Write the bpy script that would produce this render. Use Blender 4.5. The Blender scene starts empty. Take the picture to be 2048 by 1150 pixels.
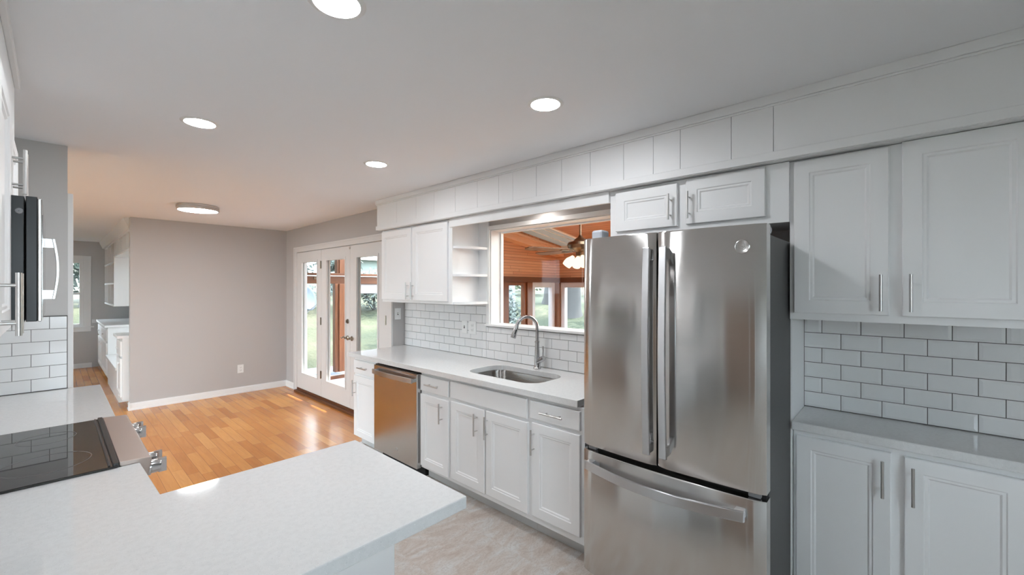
import bpy, bmesh, math, random
from mathutils import Vector, Matrix
random.seed(7)
C = bpy.context.scene.collection
SC = bpy.context.scene

# ------------------------------------------------------------------ camera, sky, sun, exposure
EYE = 1.549
F_PX = 846.0
YAW = math.atan2(916.0, 846.0)
cam_d = bpy.data.cameras.new('camera'); cam = bpy.data.objects.new('camera', cam_d); C.objects.link(cam)
cam.location = (0, 0, EYE); cam.rotation_euler = (math.pi/2, 0, -YAW)
cam_d.sensor_width = 36.0; cam_d.lens = F_PX*36.0/2048.0; cam_d.clip_start = 0.02; cam_d.clip_end = 300
SC.camera = cam
w = bpy.data.worlds.new('world'); SC.world = w; w.use_nodes = True
bg = w.node_tree.nodes['Background']
bg.inputs[0].default_value = (0.80, 0.91, 1.0, 1); bg.inputs[1].default_value = 4.2
sd = bpy.data.lights.new('sun', 'SUN'); sd.energy = 4.5; sd.angle = math.radians(0.6); sd.color = (1.0, 0.95, 0.86)
sun = bpy.data.objects.new('sun', sd); C.objects.link(sun)
SUN_DIR = Vector((-0.47, 0.16, -0.90))            # the way the light travels
sun.rotation_euler = SUN_DIR.to_track_quat('-Z', 'Y').to_euler(); sun.location = (8, 0, 12)
SC.view_settings.view_transform = 'Standard'; SC.view_settings.look = 'None'
SC.view_settings.gamma = 1.0; SC.view_settings.use_curve_mapping = False
SC.view_settings.exposure = 1.68
LED = 46.0            # radiance of the recessed lamps
FLUSH = 15.0

# ------------------------------------------------------------------ materials
def mat(name, col, rough=0.5, metal=0.0, **kw):
    m = bpy.data.materials.new(name); m.use_nodes = True
    b = m.node_tree.nodes['Principled BSDF']
    b.inputs['Base Color'].default_value = (*col, 1); b.inputs['Roughness'].default_value = rough
    b.inputs['Metallic'].default_value = metal
    for k, v in kw.items(): b.inputs[k.replace('_', ' ')].default_value = v
    return m
class N:
    """small node-graph helper"""
    def __init__(s, m): s.m = m; s.t = m.node_tree; s.b = s.t.nodes['Principled BSDF']
    def new(s, typ, **kw):
        n = s.t.nodes.new(typ)
        for k, v in kw.items(): setattr(n, k, v)
        return n
    def put(s, sock, v):
        if isinstance(v, bpy.types.NodeSocket): s.t.links.new(v, sock)
        else: sock.default_value = v
    def math(s, op, a, b=0.0, c=None):
        n = s.new('ShaderNodeMath', operation=op); s.put(n.inputs[0], a); s.put(n.inputs[1], b)
        if c is not None: s.put(n.inputs[2], c)
        return n.outputs[0]
    def xyz(s):
        g = s.new('ShaderNodeNewGeometry'); p = s.new('ShaderNodeSeparateXYZ'); s.t.links.new(g.outputs['Position'], p.inputs[0])
        return p.outputs[0], p.outputs[1], p.outputs[2], g.outputs['Position']
    def comb(s, x=0.0, y=0.0, z=0.0):
        n = s.new('ShaderNodeCombineXYZ'); s.put(n.inputs[0], x); s.put(n.inputs[1], y); s.put(n.inputs[2], z); return n.outputs[0]
    def noise(s, vec, scale, detail=3.0, rough=0.5, dist=0.0):
        n = s.new('ShaderNodeTexNoise'); s.put(n.inputs['Vector'], vec); n.inputs['Scale'].default_value = scale
        n.inputs['Detail'].default_value = detail; n.inputs['Roughness'].default_value = rough; n.inputs['Distortion'].default_value = dist
        return n.outputs[0]
    def white(s, vec):
        n = s.new('ShaderNodeTexWhiteNoise', noise_dimensions='3D'); s.put(n.inputs['Vector'], vec); return n.outputs['Value']
    def ramp(s, fac, stops):
        n = s.new('ShaderNodeValToRGB'); s.put(n.inputs[0], fac); e = n.color_ramp.elements
        while len(e) < len(stops): e.new(0.5)
        for k, (p, c) in enumerate(stops): e[k].position = p; e[k].color = (*c, 1)
        return n.outputs[0]
    def mix(s, fac, a, b, mode='MIX'):
        n = s.new('ShaderNodeMix', data_type='RGBA', blend_type=mode); s.put(n.inputs[0], fac)
        for sock, v in ((n.inputs[6], a), (n.inputs[7], b)):
            if isinstance(v, tuple): v = (*v, 1) if len(v) == 3 else v
            s.put(sock, v)
        return n.outputs[2]
    def bump(s, h, strength=0.2, dist=0.01):
        n = s.new('ShaderNodeBump'); s.put(n.inputs['Height'], h); n.inputs['Strength'].default_value = strength; n.inputs['Distance'].default_value = dist
        s.t.links.new(n.outputs[0], s.b.inputs['Normal'])

def planks(name, along, across, wid, length, cols, rough, gap=0.0014, grain=(2.0, 45.0), coat=0.0, gapcol=(0.12, 0.05, 0.02), gapmix=0.75, contrast=1.0):
    """boards running along one axis, each with a tone of its own"""
    m = mat(name, (1, 1, 1), rough); n = N(m); P = n.xyz()
    u, v = P[along], P[across]
    r = n.math('FLOOR', n.math('DIVIDE', v, wid))
    off = n.math('MULTIPLY', n.white(n.comb(r, 3.7, 1.1)), length)
    q = n.math('DIVIDE', n.math('ADD', u, off), length)
    k = n.math('FLOOR', q)
    tone = n.white(n.comb(r, k, 5.2))
    gvec = n.comb(n.math('MULTIPLY_ADD', u, grain[0], n.math('MULTIPLY', tone, 31.0)), n.math('MULTIPLY', v, grain[1]), n.math('MULTIPLY', r, 1.7))
    g = n.noise(gvec, 1.0, 4.0, 0.6, 0.6)
    base = n.ramp(tone, [(i/(len(cols)-1), c) for i, c in enumerate(cols)])
    dark = n.math('MULTIPLY', n.math('SUBTRACT', g, 0.5), 0.9*contrast)
    c1 = n.mix(n.math('ADD', 0.5, dark), (0.55, 0.42, 0.33), (1.0, 1.0, 1.0))
    col = n.mix(1.0, base, c1, 'MULTIPLY')
    fv = n.math('MULTIPLY', n.math('FRACT', n.math('DIVIDE', v, wid)), wid)
    ev = n.math('MINIMUM', fv, n.math('SUBTRACT', wid, fv))
    fu = n.math('MULTIPLY', n.math('FRACT', q), length)
    eu = n.math('MINIMUM', fu, n.math('SUBTRACT', length, fu))
    edge = n.math('LESS_THAN', n.math('MINIMUM', ev, eu), gap)
    col = n.mix(n.math('MULTIPLY', edge, gapmix), col, gapcol)
    n.t.links.new(col, n.b.inputs['Base Color'])
    if coat: n.b.inputs['Coat Weight'].default_value = coat; n.b.inputs['Coat Roughness'].default_value = 0.12
    n.bump(n.math('SUBTRACT', 1.0, edge), 0.25, 0.002)
    return m

M = {}
M['white'] = mat('white_cabinet_paint', (0.88, 0.88, 0.885), 0.38)
M['trim'] = mat('white_trim_paint', (0.85, 0.845, 0.84), 0.4)
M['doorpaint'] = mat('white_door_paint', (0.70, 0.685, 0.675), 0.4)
M['plate'] = mat('white_plastic', (0.82, 0.82, 0.81), 0.35)
M['slot'] = mat('dark_slot', (0.05, 0.05, 0.05), 0.6)
M['ceiling'] = mat('ceiling_paint', (0.885, 0.895, 0.92), 0.75)
M['soffit'] = mat('soffit_paint', (0.84, 0.84, 0.845), 0.45)
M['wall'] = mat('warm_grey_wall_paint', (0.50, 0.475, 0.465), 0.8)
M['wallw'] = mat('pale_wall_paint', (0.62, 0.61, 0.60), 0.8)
M['study'] = mat('grey_study_paint', (0.60, 0.59, 0.58), 0.8)
M['nickel'] = mat('brushed_nickel', (0.62, 0.61, 0.60), 0.28, 1.0)
M['chrome'] = mat('faucet_steel', (0.58, 0.58, 0.59), 0.16, 1.0)
M['antique'] = mat('antique_nickel', (0.30, 0.26, 0.21), 0.3, 1.0)
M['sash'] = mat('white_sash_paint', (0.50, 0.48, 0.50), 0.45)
M['black'] = mat('black_enamel', (0.012, 0.012, 0.013), 0.35)
M['gasket'] = mat('black_gasket', (0.006, 0.006, 0.006), 0.7)
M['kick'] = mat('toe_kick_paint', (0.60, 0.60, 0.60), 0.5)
M['tile'] = mat('white_glazed_tile', (0.80, 0.80, 0.80), 0.12)
M['grout'] = mat('grey_grout', (0.12, 0.115, 0.11), 0.9)
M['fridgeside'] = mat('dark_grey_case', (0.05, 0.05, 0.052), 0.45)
M['hinge'] = mat('grey_hinge_cap', (0.22, 0.22, 0.23), 0.45)
M['cap'] = mat('pale_grey_plastic', (0.40, 0.42, 0.46), 0.45)
M['bark'] = mat('grey_bark', (0.06, 0.055, 0.055), 0.9)
M['birch'] = mat('pale_bark', (0.20, 0.20, 0.23), 0.8)
M['siding'] = mat('pale_siding', (0.30, 0.34, 0.32), 0.7)
M['shingle'] = mat('grey_shingle', (0.26, 0.25, 0.25), 0.9)
M['dish'] = mat('pale_dish', (0.13, 0.16, 0.21), 0.5)
M['bronze'] = mat('bronze_fan_metal', (0.22, 0.16, 0.11), 0.35, 1.0)
M['blade'] = mat('fan_blade_brown', (0.20, 0.13, 0.09), 0.5)
M['fabric'] = mat('roller_shade_white', (0.42, 0.40, 0.40), 0.8)
M['slate'] = mat('slate_patio', (0.16, 0.16, 0.19), 0.8)
M['mat'] = mat('dark_door_mat', (0.10, 0.11, 0.15), 0.95)
M['exterior'] = mat('exterior_wall', (0.6, 0.58, 0.55), 0.8)

def emit(name, col, s):
    m = bpy.data.materials.new(name); m.use_nodes = True; t = m.node_tree; t.nodes.clear()
    e = t.nodes.new('ShaderNodeEmission'); o = t.nodes.new('ShaderNodeOutputMaterial')
    e.inputs[0].default_value = (*col, 1); e.inputs[1].default_value = s; t.links.new(e.outputs[0], o.inputs[0]); return m
M['led'] = emit('lit_led_lens', (0.94, 0.97, 1.0), LED)
M['puck'] = emit('lit_puck_lens', (1.0, 0.97, 0.93), 55.0)
M['flush'] = emit('lit_flush_diffuser', (0.97, 0.98, 1.0), FLUSH)
M['bulb'] = emit('lit_glass_shade', (1.0, 0.80, 0.56), 0.55)

ANISO, AROT = 1.0, 0.25
def steel(name, col, rough, axis='z', var=0.06):
    m = mat(name, col, rough, 1.0); n = N(m); x, y, z, p = n.xyz()
    n.b.inputs['Anisotropic'].default_value = ANISO
    n.b.inputs['Anisotropic Rotation'].default_value = AROT
    tg = n.new('ShaderNodeTangent', direction_type='RADIAL', axis='Z'); n.t.links.new(tg.outputs[0], n.b.inputs['Tangent'])
    vec = n.comb(n.math('MULTIPLY', x, 2.0), n.math('MULTIPLY', y, 2.0 if axis == 'z' else 260.0), n.math('MULTIPLY', z, 320.0 if axis == 'z' else 2.0))
    f = n.noise(vec, 1.0, 2.0)
    n.t.links.new(n.math('MULTIPLY_ADD', f, var, rough-var/2), n.b.inputs['Roughness'])
    return m
M['steel'] = steel('brushed_stainless', (0.60, 0.585, 0.57), 0.165)
M['steelh'] = steel('satin_handle_steel', (0.56, 0.56, 0.57), 0.30)
M['sinksteel'] = steel('sink_stainless', (0.32, 0.31, 0.30), 0.28)
M['rangesteel'] = mat('range_stainless', (0.42, 0.35, 0.315), 0.46, 1.0)

def quartz():
    m = mat('white_quartz', (0.8, 0.8, 0.8), 0.06); n = N(m); x, y, z, p = n.xyz()
    a = n.noise(p, 210.0, 2.0); b = n.noise(p, 60.0, 3.0); c = n.noise(p, 330.0, 1.0)
    base = n.ramp(b, [(0.35, (0.715, 0.715, 0.715)), (0.6, (0.75, 0.75, 0.75))])
    spot = n.math('LESS_THAN', a, 0.34)
    col = n.mix(n.math('MULTIPLY', spot, 0.22), base, (0.42, 0.42, 0.43))
    col = n.mix(n.math('MULTIPLY', n.math('GREATER_THAN', c, 0.70), 0.6), col, (0.93, 0.93, 0.93))
    n.t.links.new(col, n.b.inputs['Base Color']); return m
M['quartz'] = quartz()
def cooktop():
    m = mat('black_ceramic_glass', (0.010, 0.009, 0.009), 0.025, 0.0, Specular_IOR_Level=0.85); return m
M['cook'] = cooktop()
M['ring'] = mat('printed_burner_ring', (0.16, 0.15, 0.15), 0.2)
M['floorwood'] = planks('oak_floor', 1, 0, 0.083, 0.62, [(0.57, 0.215, 0.042), (0.68, 0.28, 0.058), (0.74, 0.325, 0.075), (0.83, 0.40, 0.105)], 0.27, gap=0.0011, grain=(3.0, 34.0), coat=0.10, contrast=0.75)
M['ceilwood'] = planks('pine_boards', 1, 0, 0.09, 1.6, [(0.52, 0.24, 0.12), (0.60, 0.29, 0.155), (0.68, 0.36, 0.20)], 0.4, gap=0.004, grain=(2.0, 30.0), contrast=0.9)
M['wallwood'] = planks('pine_wall_boards', 0, 2, 0.045, 1.8, [(0.72, 0.40, 0.25), (0.78, 0.46, 0.29), (0.82, 0.52, 0.34)], 0.4, gap=0.0028, grain=(2.0, 60.0), contrast=0.9)
M['wallwood2'] = planks('pine_wall_boards_side', 1, 2, 0.045, 1.8, [(0.72, 0.40, 0.25), (0.78, 0.46, 0.29), (0.82, 0.52, 0.34)], 0.4, gap=0.0028, grain=(2.0, 60.0), contrast=0.9)
def grainwood(name, c0, c1, axis=2):
    m = mat(name, c0, 0.38); n = N(m); x, y, z, p = n.xyz(); s = [18.0, 18.0, 18.0]; s[axis] = 1.2
    f = n.noise(n.comb(n.math('MULTIPLY', x, s[0]), n.math('MULTIPLY', y, s[1]), n.math('MULTIPLY', z, s[2])), 2.0, 4.0, 0.6, 0.5)
    n.t.links.new(n.ramp(f, [(0.3, c0), (0.7, c1)]), n.b.inputs['Base Color']); return m
M['post'] = grainwood('cedar_post', (0.13, 0.042, 0.016), (0.22, 0.082, 0.033), 2)
M['beam'] = grainwood('cedar_beam', (0.085, 0.026, 0.009), (0.15, 0.052, 0.019), 0)
M['rafter'] = grainwood('pine_rafter', (0.66, 0.40, 0.26), (0.78, 0.52, 0.36), 0)

M['stain'] = grainwood('stained_wood', (0.33, 0.24, 0.19), (0.42, 0.32, 0.26), 2)
def stonefloor():
    m = mat('marbled_vinyl_tile', (0.6, 0.55, 0.5), 0.45); n = N(m); x, y, z, p = n.xyz()
    r = n.math('FLOOR', n.math('DIVIDE', x, 0.457)); k = n.math('FLOOR', n.math('DIVIDE', y, 0.457))
    tone = n.white(n.comb(r, k, 2.0))
    ang = n.math('MULTIPLY', tone, 40.0)
    v = n.comb(n.math('ADD', n.math('MULTIPLY', x, 2.6), ang), n.math('MULTIPLY_ADD', y, 5.0, ang), tone)
    a = n.noise(v, 1.4, 6.0, 0.62, 1.6); b = n.noise(v, 3.2, 8.0, 0.7, 2.4); c = n.noise(p, 60.0, 3.0)
    col = n.ramp(a, [(0.30, (0.47, 0.385, 0.33)), (0.48, (0.56, 0.50, 0.455)), (0.62, (0.60, 0.585, 0.565)), (0.8, (0.64, 0.635, 0.62))])
    vein = n.math('LESS_THAN', n.math('ABSOLUTE', n.math('SUBTRACT', b, 0.5)), 0.018)
    col = n.mix(n.math('MULTIPLY', vein, 0.45), col, (0.36, 0.28, 0.235))
    col = n.mix(n.math('MULTIPLY', n.math('LESS_THAN', c, 0.36), 0.25), col, (0.40, 0.34, 0.30))
    n.t.links.new(col, n.b.inputs['Base Color'])
    n.bump(b, 0.12, 0.004); return m
M['stone'] = stonefloor()
def grass():
    m = mat('lawn_grass', (0.2, 0.3, 0.1), 0.9); n = N(m); x, y, z, p = n.xyz()
    a = n.noise(p, 0.55, 4.0); b = n.noise(p, 14.0, 5.0)
    col = n.ramp(a, [(0.38, (0.022, 0.028, 0.012)), (0.5, (0.050, 0.051, 0.024)), (0.62, (0.110, 0.098, 0.058))])  # broad patches: grass tones plus dappled tree shade put into the colour
    col = n.mix(n.math('MULTIPLY', b, 0.7), col, (0.035, 0.04, 0.02))
    n.t.links.new(col, n.b.inputs['Base Color']); n.bump(b, 0.6, 0.05); return m
M['grass'] = grass()
def leaf(name, cols):
    m = mat(name, cols[0], 0.6); n = N(m); x, y, z, p = n.xyz()
    f = n.noise(p, 9.0, 3.0)
    n.t.links.new(n.ramp(f, [(0.35, cols[0]), (0.5, cols[1]), (0.65, cols[2])]), n.b.inputs['Base Color'])
    n.b.inputs['Transmission Weight'].default_value = 0.0
    return m
M['leaf'] = leaf('mid_green_leaves', [(0.022, 0.03, 0.015), (0.05, 0.062, 0.03), (0.14, 0.155, 0.08)])
M['leafblue'] = leaf('blue_green_leaves', [(0.028, 0.038, 0.033), (0.07, 0.086, 0.075), (0.19, 0.215, 0.195)])
M['leafdark'] = leaf('dark_green_leaves', [(0.012, 0.02, 0.016), (0.03, 0.045, 0.035), (0.08, 0.11, 0.08)])

def glass_mat():
    m = bpy.data.materials.new('window_glass'); m.use_nodes = True; t = m.node_tree; t.nodes.clear()
    o = t.nodes.new('ShaderNodeOutputMaterial'); tr = t.nodes.new('ShaderNodeBsdfTransparent'); gl = t.nodes.new('ShaderNodeBsdfGlossy')
    fr = t.nodes.new('ShaderNodeFresnel'); fr.inputs[0].default_value = 1.22; mx = t.nodes.new('ShaderNodeMixShader')
    gl.inputs['Roughness'].default_value = 0.0; tr.inputs[0].default_value = (0.96, 0.98, 0.98, 1)
    ge = t.nodes.new('ShaderNodeNewGeometry'); fb = t.nodes.new('ShaderNodeMath'); fb.operation = 'SUBTRACT'; fb.inputs[0].default_value = 1.0
    fm = t.nodes.new('ShaderNodeMath'); fm.operation = 'MULTIPLY'                   # only the outer skin of the pane mirrors
    t.links.new(ge.outputs['Backfacing'], fb.inputs[1]); t.links.new(fr.outputs[0], fm.inputs[0]); t.links.new(fb.outputs[0], fm.inputs[1])
    t.links.new(fm.outputs[0], mx.inputs[0]); t.links.new(tr.outputs[0], mx.inputs[1]); t.links.new(gl.outputs[0], mx.inputs[2]); t.links.new(mx.outputs[0], o.inputs[0]); return m
M['glass'] = glass_mat()
def milky():
    m = bpy.data.materials.new('milky_skylight'); m.use_nodes = True; t = m.node_tree; t.nodes.clear()
    o = t.nodes.new('ShaderNodeOutputMaterial'); a = t.nodes.new('ShaderNodeBsdfTranslucent'); b = t.nodes.new('ShaderNodeBsdfDiffuse'); mx = t.nodes.new('ShaderNodeMixShader')
    a.inputs[0].default_value = (0.19, 0.20, 0.195, 1); b.inputs[0].default_value = (0.6, 0.62, 0.62, 1); mx.inputs[0].default_value = 0.5
    t.links.new(b.outputs[0], mx.inputs[1]); t.links.new(a.outputs[0], mx.inputs[2]); t.links.new(mx.outputs[0], o.inputs[0]); return m
M['milky'] = milky()
M['opal'] = M['milky'].copy(); M['opal'].name = 'added_opal_skylight'  # brighter copy of the milky pane for the added unseen skylight
for _n in M['opal'].node_tree.nodes:
    if _n.type == 'BSDF_TRANSLUCENT': _n.inputs[0].default_value = (0.9, 0.9, 0.88, 1)
    if _n.type == 'MIX_SHADER': _n.inputs[0].default_value = 0.75

# ------------------------------------------------------------------ builders
def wloc(o):
    v = Vector((0, 0, 0))
    while o is not None: v += o.location; o = o.parent
    return v
class MB:
    """collects shapes (world coordinates) and links them as ONE mesh object"""
    def __init__(s): s.bm = bmesh.new()
    def box(s, x0, x1, y0, y1, z0, z1):
        x0, x1 = sorted((x0, x1)); y0, y1 = sorted((y0, y1)); z0, z1 = sorted((z0, z1))
        v = [s.bm.verts.new(p) for p in ((x0,y0,z0),(x1,y0,z0),(x1,y1,z0),(x0,y1,z0),(x0,y0,z1),(x1,y0,z1),(x1,y1,z1),(x0,y1,z1))]
        for f in ((3,2,1,0),(4,5,6,7),(0,1,5,4),(1,2,6,5),(2,3,7,6),(3,0,4,7)): s.bm.faces.new([v[i] for i in f])
        return s
    def quad(s, *pts): s.bm.faces.new([s.bm.verts.new(p) for p in pts]); return s
    def prism(s, pts, d):
        """polygon pts extruded by vector d"""
        d = Vector(d); a = [s.bm.verts.new(p) for p in pts]; b = [s.bm.verts.new(Vector(p)+d) for p in pts]
        s.bm.faces.new(a[::-1]); s.bm.faces.new(b); n = len(a)
        for i in range(n): s.bm.faces.new([a[i], a[(i+1) % n], b[(i+1) % n], b[i]])
        return s
    def tube(s, pts, r, seg=12, close=True):
        pts = [Vector(p) for p in pts]; rs = r if isinstance(r, (list, tuple)) else [r]*len(pts); rings = []; ref = None
        for i, p in enumerate(pts):
            t = (pts[min(i+1, len(pts)-1)]-pts[max(i-1, 0)]).normalized()
            if ref is None: ref = t.orthogonal().normalized()
            ref = (ref-t*ref.dot(t)).normalized(); q = t.cross(ref)
            rings.append([s.bm.verts.new(p+(ref*math.cos(a)+q*math.sin(a))*rs[i]) for a in [2*math.pi*k/seg for k in range(seg)]])
        for a, b in zip(rings, rings[1:]):
            for k in range(seg): s.bm.faces.new([a[k], a[(k+1) % seg], b[(k+1) % seg], b[k]])
        if close: s.bm.faces.new(rings[0][::-1]); s.bm.faces.new(rings[-1])
        return s
    def lathe(s, prof, center, axis='Z', seg=32):
        """prof: list of (radius, height) about an axis through center"""
        c = Vector(center); rings = []
        ex, ey, ez = {'Z': (Vector((1,0,0)), Vector((0,1,0)), Vector((0,0,1))), 'X': (Vector((0,1,0)), Vector((0,0,1)), Vector((1,0,0))), 'Y': (Vector((0,0,1)), Vector((1,0,0)), Vector((0,1,0)))}[axis]
        for r, h in prof:
            if r < 1e-6: rings.append([s.bm.verts.new(c+ez*h)])
            else: rings.append([s.bm.verts.new(c+ez*h+(ex*math.cos(2*math.pi*k/seg)+ey*math.sin(2*math.pi*k/seg))*r) for k in range(seg)])
        for a, b in zip(rings, rings[1:]):
            for k in range(seg):
                l = (k+1) % seg
                if len(a) == 1 and len(b) > 1: s.bm.faces.new([a[0], b[l], b[k]])
                elif len(b) == 1 and len(a) > 1: s.bm.faces.new([a[k], a[l], b[0]])
                elif len(a) > 1: s.bm.faces.new([a[k], a[l], b[l], b[k]])
        return s
    def build(s, name, m, parent=None, bevel=0.0, smooth=False, seg=2):
        bmesh.ops.recalc_face_normals(s.bm, faces=s.bm.faces)
        o0 = wloc(parent) if parent else Vector((0, 0, 0))
        for v in s.bm.verts: v.co -= o0
        me = bpy.data.meshes.new(name); s.bm.to_mesh(me); s.bm.free()
        if smooth:
            for p in me.polygons: p.use_smooth = True
        o = bpy.data.objects.new(name, me); C.objects.link(o); me.materials.append(M[m] if isinstance(m, str) else m)
        if parent: o.parent = parent
        if bevel:
            b = o.modifiers.new('bevel', 'BEVEL'); b.width = bevel; b.segments = seg; b.limit_method = 'ANGLE'; b.angle_limit = math.radians(40)
        if smooth:
            try: me.shade_smooth_by_angle = None
            except Exception: pass
            e = o.modifiers.new('edges', 'EDGE_SPLIT'); e.split_angle = math.radians(38)
        return o
def tag(o, label=None, cat=None, group=None, kind=None):
    if label: o['label'] = label
    if cat: o['category'] = cat
    if group: o['group'] = group
    if kind: o['kind'] = kind
    return o
def thing(name, loc, label, cat, group=None):
    o = bpy.data.objects.new(name, None); C.objects.link(o); o.location = loc; o.empty_display_size = 0.1
    return tag(o, label, cat, group)
def setting(name, loc=(0, 0, 0), label=None, cat=None):
    o = bpy.data.objects.new(name, None); C.objects.link(o); o.location = loc; o.empty_display_size = 0.1
    return tag(o, label, cat, None, 'structure')
def struct(name, mb, m, label, cat, bevel=0.0):
    return tag(mb.build(name, m, None, bevel), label, cat, None, 'structure')

def panel_front(mb, y0, y1, z0, z1, xf, s, thk=0.019, fw=0.058, flat=False):
    """cabinet front lying in a plane of constant x; s = -1 faces -x, +1 faces +x; recessed centre with a stepped bead"""
    xb = xf-s*thk
    loops = [(0.0, xb), (0.0, xf-s*0.003), (0.003, xf)]
    if not flat: loops += [(fw, xf), (fw+0.004, xf-s*0.004), (fw+0.013, xf-s*0.004), (fw+0.019, xf-s*0.009)]
    prev = None; bm = mb.bm
    for ins, x in loops:
        r = [bm.verts.new((x, y, z)) for y, z in ((y0+ins, z0+ins), (y1-ins, z0+ins), (y1-ins, z1-ins), (y0+ins, z1-ins))]
        if prev:
            for k in range(4): bm.faces.new([prev[k], prev[(k+1) % 4], r[(k+1) % 4], r[k]])
        else: bm.faces.new(r)
        prev = r
    bm.faces.new(prev); return mb
def pull(parent, x, s, a, b, mid, vertical=True, r=0.0058, out=0.032):
    """bar pull: round bar on two posts, from a to b along z (or y), standing out of plane x"""
    mb = MB(); xb = x+s*out; inset = (b-a)*0.2
    P = (lambda t, xx: (xx, mid, t)) if vertical else (lambda t, xx: (xx, t, mid))
    mb.tube([P(a, xb), P(b, xb)], r, 14)
    for t in (a+inset, b-inset): mb.tube([P(t, x-s*0.002), P(t, xb)], r*0.72, 10)
    return mb.build('handle', 'nickel', parent, smooth=True)

def add_door(parent, y0, y1, z0, z1, xf, s, hy=None, hz=None, fw=0.058):
    d = panel_front(MB(), y0, y1, z0, z1, xf, s, fw=fw).build('door', 'white', parent)
    if hy is not None: pull(d, xf, s, hz[0], hz[1], hy)
    return d
def add_drawer(parent, y0, y1, z0, z1, xf, s, h=True, name='drawer'):
    d = panel_front(MB(), y0, y1, z0, z1, xf, s, flat=True).build(name, 'white', parent, 0.002)
    if h: c = (y0+y1)/2; pull(d, xf, s, c-0.082, c+0.082, (z0+z1)/2, vertical=False)
    return d
def rrect(x0, x1, y0, y1, r, n=8):
    P = []
    for cx, cy, a0 in ((x1-r, y1-r, 0), (x0+r, y1-r, 90), (x0+r, y0+r, 180), (x1-r, y0+r, 270)):
        for k in range(n+1):
            a = math.radians(a0+90*k/n); P.append((cx+r*math.cos(a), cy+r*math.sin(a)))
    return P

# ------------------------------------------------------------------ the setting: floors, ceiling, walls
H = 2.44
XK, XR, XD = 2.64, 2.735, 2.49          # kitchen sink wall, right wall, dining door wall
struct('floor_kitchen', MB().box(-0.44, 2.75, -1.7, 4.0, -0.12, 0.0), 'stone', 'marbled beige and grey vinyl tile floor of the kitchen', 'floor')
struct('floor_dining', MB().box(-2.3, 2.66, 4.0, 7.27, -0.12, 0.0).box(-2.3, 1.3, 7.27, 11.7, -0.12, 0.0), 'floorwood', 'glossy honey oak plank floor of the dining area', 'floor')
struct('ceiling', MB().box(-2.42, 2.76, -1.82, 11.72, H, H+0.16), 'ceiling', 'smooth white ceiling over kitchen and dining area', 'ceiling')
struct('wall_left', MB().box(-0.56, -0.44, -1.82, 3.99, 0, H), 'wallw', 'kitchen wall behind the range and microwave', 'wall')
struct('wall_back', MB().box(-0.44, -0.2, -1.82, -1.7, 0, H).box(0.85, 2.85, -1.82, -1.7, 0, H).box(-0.2, 0.85, -1.82, -1.7, 0, 0.9).box(-0.2, 0.85, -1.82, -1.7, 2.1, H), 'wallw', 'wall closing the kitchen behind the viewer', 'wall')
struct('wall_end', MB().box(-2.3, 0.058, 3.87, 3.99, 0, H), 'wallw', 'short pale grey wall ending the range run', 'wall')
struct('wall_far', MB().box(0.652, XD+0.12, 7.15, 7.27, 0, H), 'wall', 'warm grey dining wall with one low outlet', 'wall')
wr = MB()
wr.box(XD, XD+0.12, 6.70, 7.15, 0, H).box(XD, XD+0.12, 4.14, 6.70, 2.09, H).box(XD, XK+0.12, 4.05, 4.14, 0, H)
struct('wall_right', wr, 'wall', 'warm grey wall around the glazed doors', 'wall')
wk = MB()
wk.box(XK, XK+0.12, 2.70, 4.05, 0, H).box(XK, XK+0.12, 1.40, 2.70, 0, 1.205).box(XK, XK+0.12, 1.40, 2.70, 2.06, H).box(XK, XK+0.12, 0.41, 1.40, 0, H)
wk.box(XR, XR+0.115, -1.7, 0.41, 0, H)
struct('wall_kitchen', wk, 'wall', 'kitchen wall behind sink and refrigerator', 'wall')
ws = MB()
ws.box(-2.42, -2.3, 3.87, 4.2, 0, H).box(-2.42, -2.3, 6.4, 7.5, 0, H).box(-2.42, -2.3, 7.5, 11.72, 0, H).box(-2.42, -2.3, 4.2, 6.4, 0, 0.10).box(-2.42, -2.3, 4.2, 6.4, 2.25, H)
struct('wall_study_left', ws, 'study', 'left wall of the room beyond the passage', 'wall')
wf = MB()
wf.box(-2.3, -0.52, 11.6, 11.72, 0, H).box(0.40, 1.3, 11.6, 11.72, 0, H).box(-0.52, 0.40, 11.6, 11.72, 0, 0.80).box(-0.52, 0.40, 11.6, 11.72, 2.08, H)
struct('wall_study_far', wf, 'study', 'grey end wall of the room beyond the passage', 'wall')
wz = MB()
wz.box(1.18, 1.30, 7.27, 7.82, 0, H).box(1.18, 1.30, 9.40, 11.6, 0, H).box(1.18, 1.30, 7.82, 9.40, 0, 0.55).box(1.18, 1.30, 7.82, 9.40, 2.02, H)
struct('wall_study_right', wz, 'study', 'right wall of the far room behind the built-ins', 'wall')

def baseboard(name, segs, label):
    mb = MB()
    for (ax, p, s, a, b) in segs:          # ax: plane axis, p: wall plane, s: side the board stands on
        for t, z0, z1 in ((0.019, 0.0, 0.022), (0.013, 0.022, 0.078), (0.008, 0.078, 0.09)):
            if ax == 'y': mb.box(a, b, p, p+s*t, z0, z1)
            else: mb.box(p, p+s*t, a, b, z0, z1)
    struct(name, mb, 'trim', label, 'baseboard')
baseboard('baseboard_far', [('y', 7.15, -1, 0.635, XD), ('x', 0.652, -1, 7.13, 7.27)], 'white baseboard along the far dining wall')
baseboard('baseboard_right', [('x', XD, -1, 6.785, 7.15)], 'short white baseboard beside the glazed doors')
baseboard('baseboard_study', [('y', 11.6, -1, -2.3, 0.5)], 'white baseboard in the far room')

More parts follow.
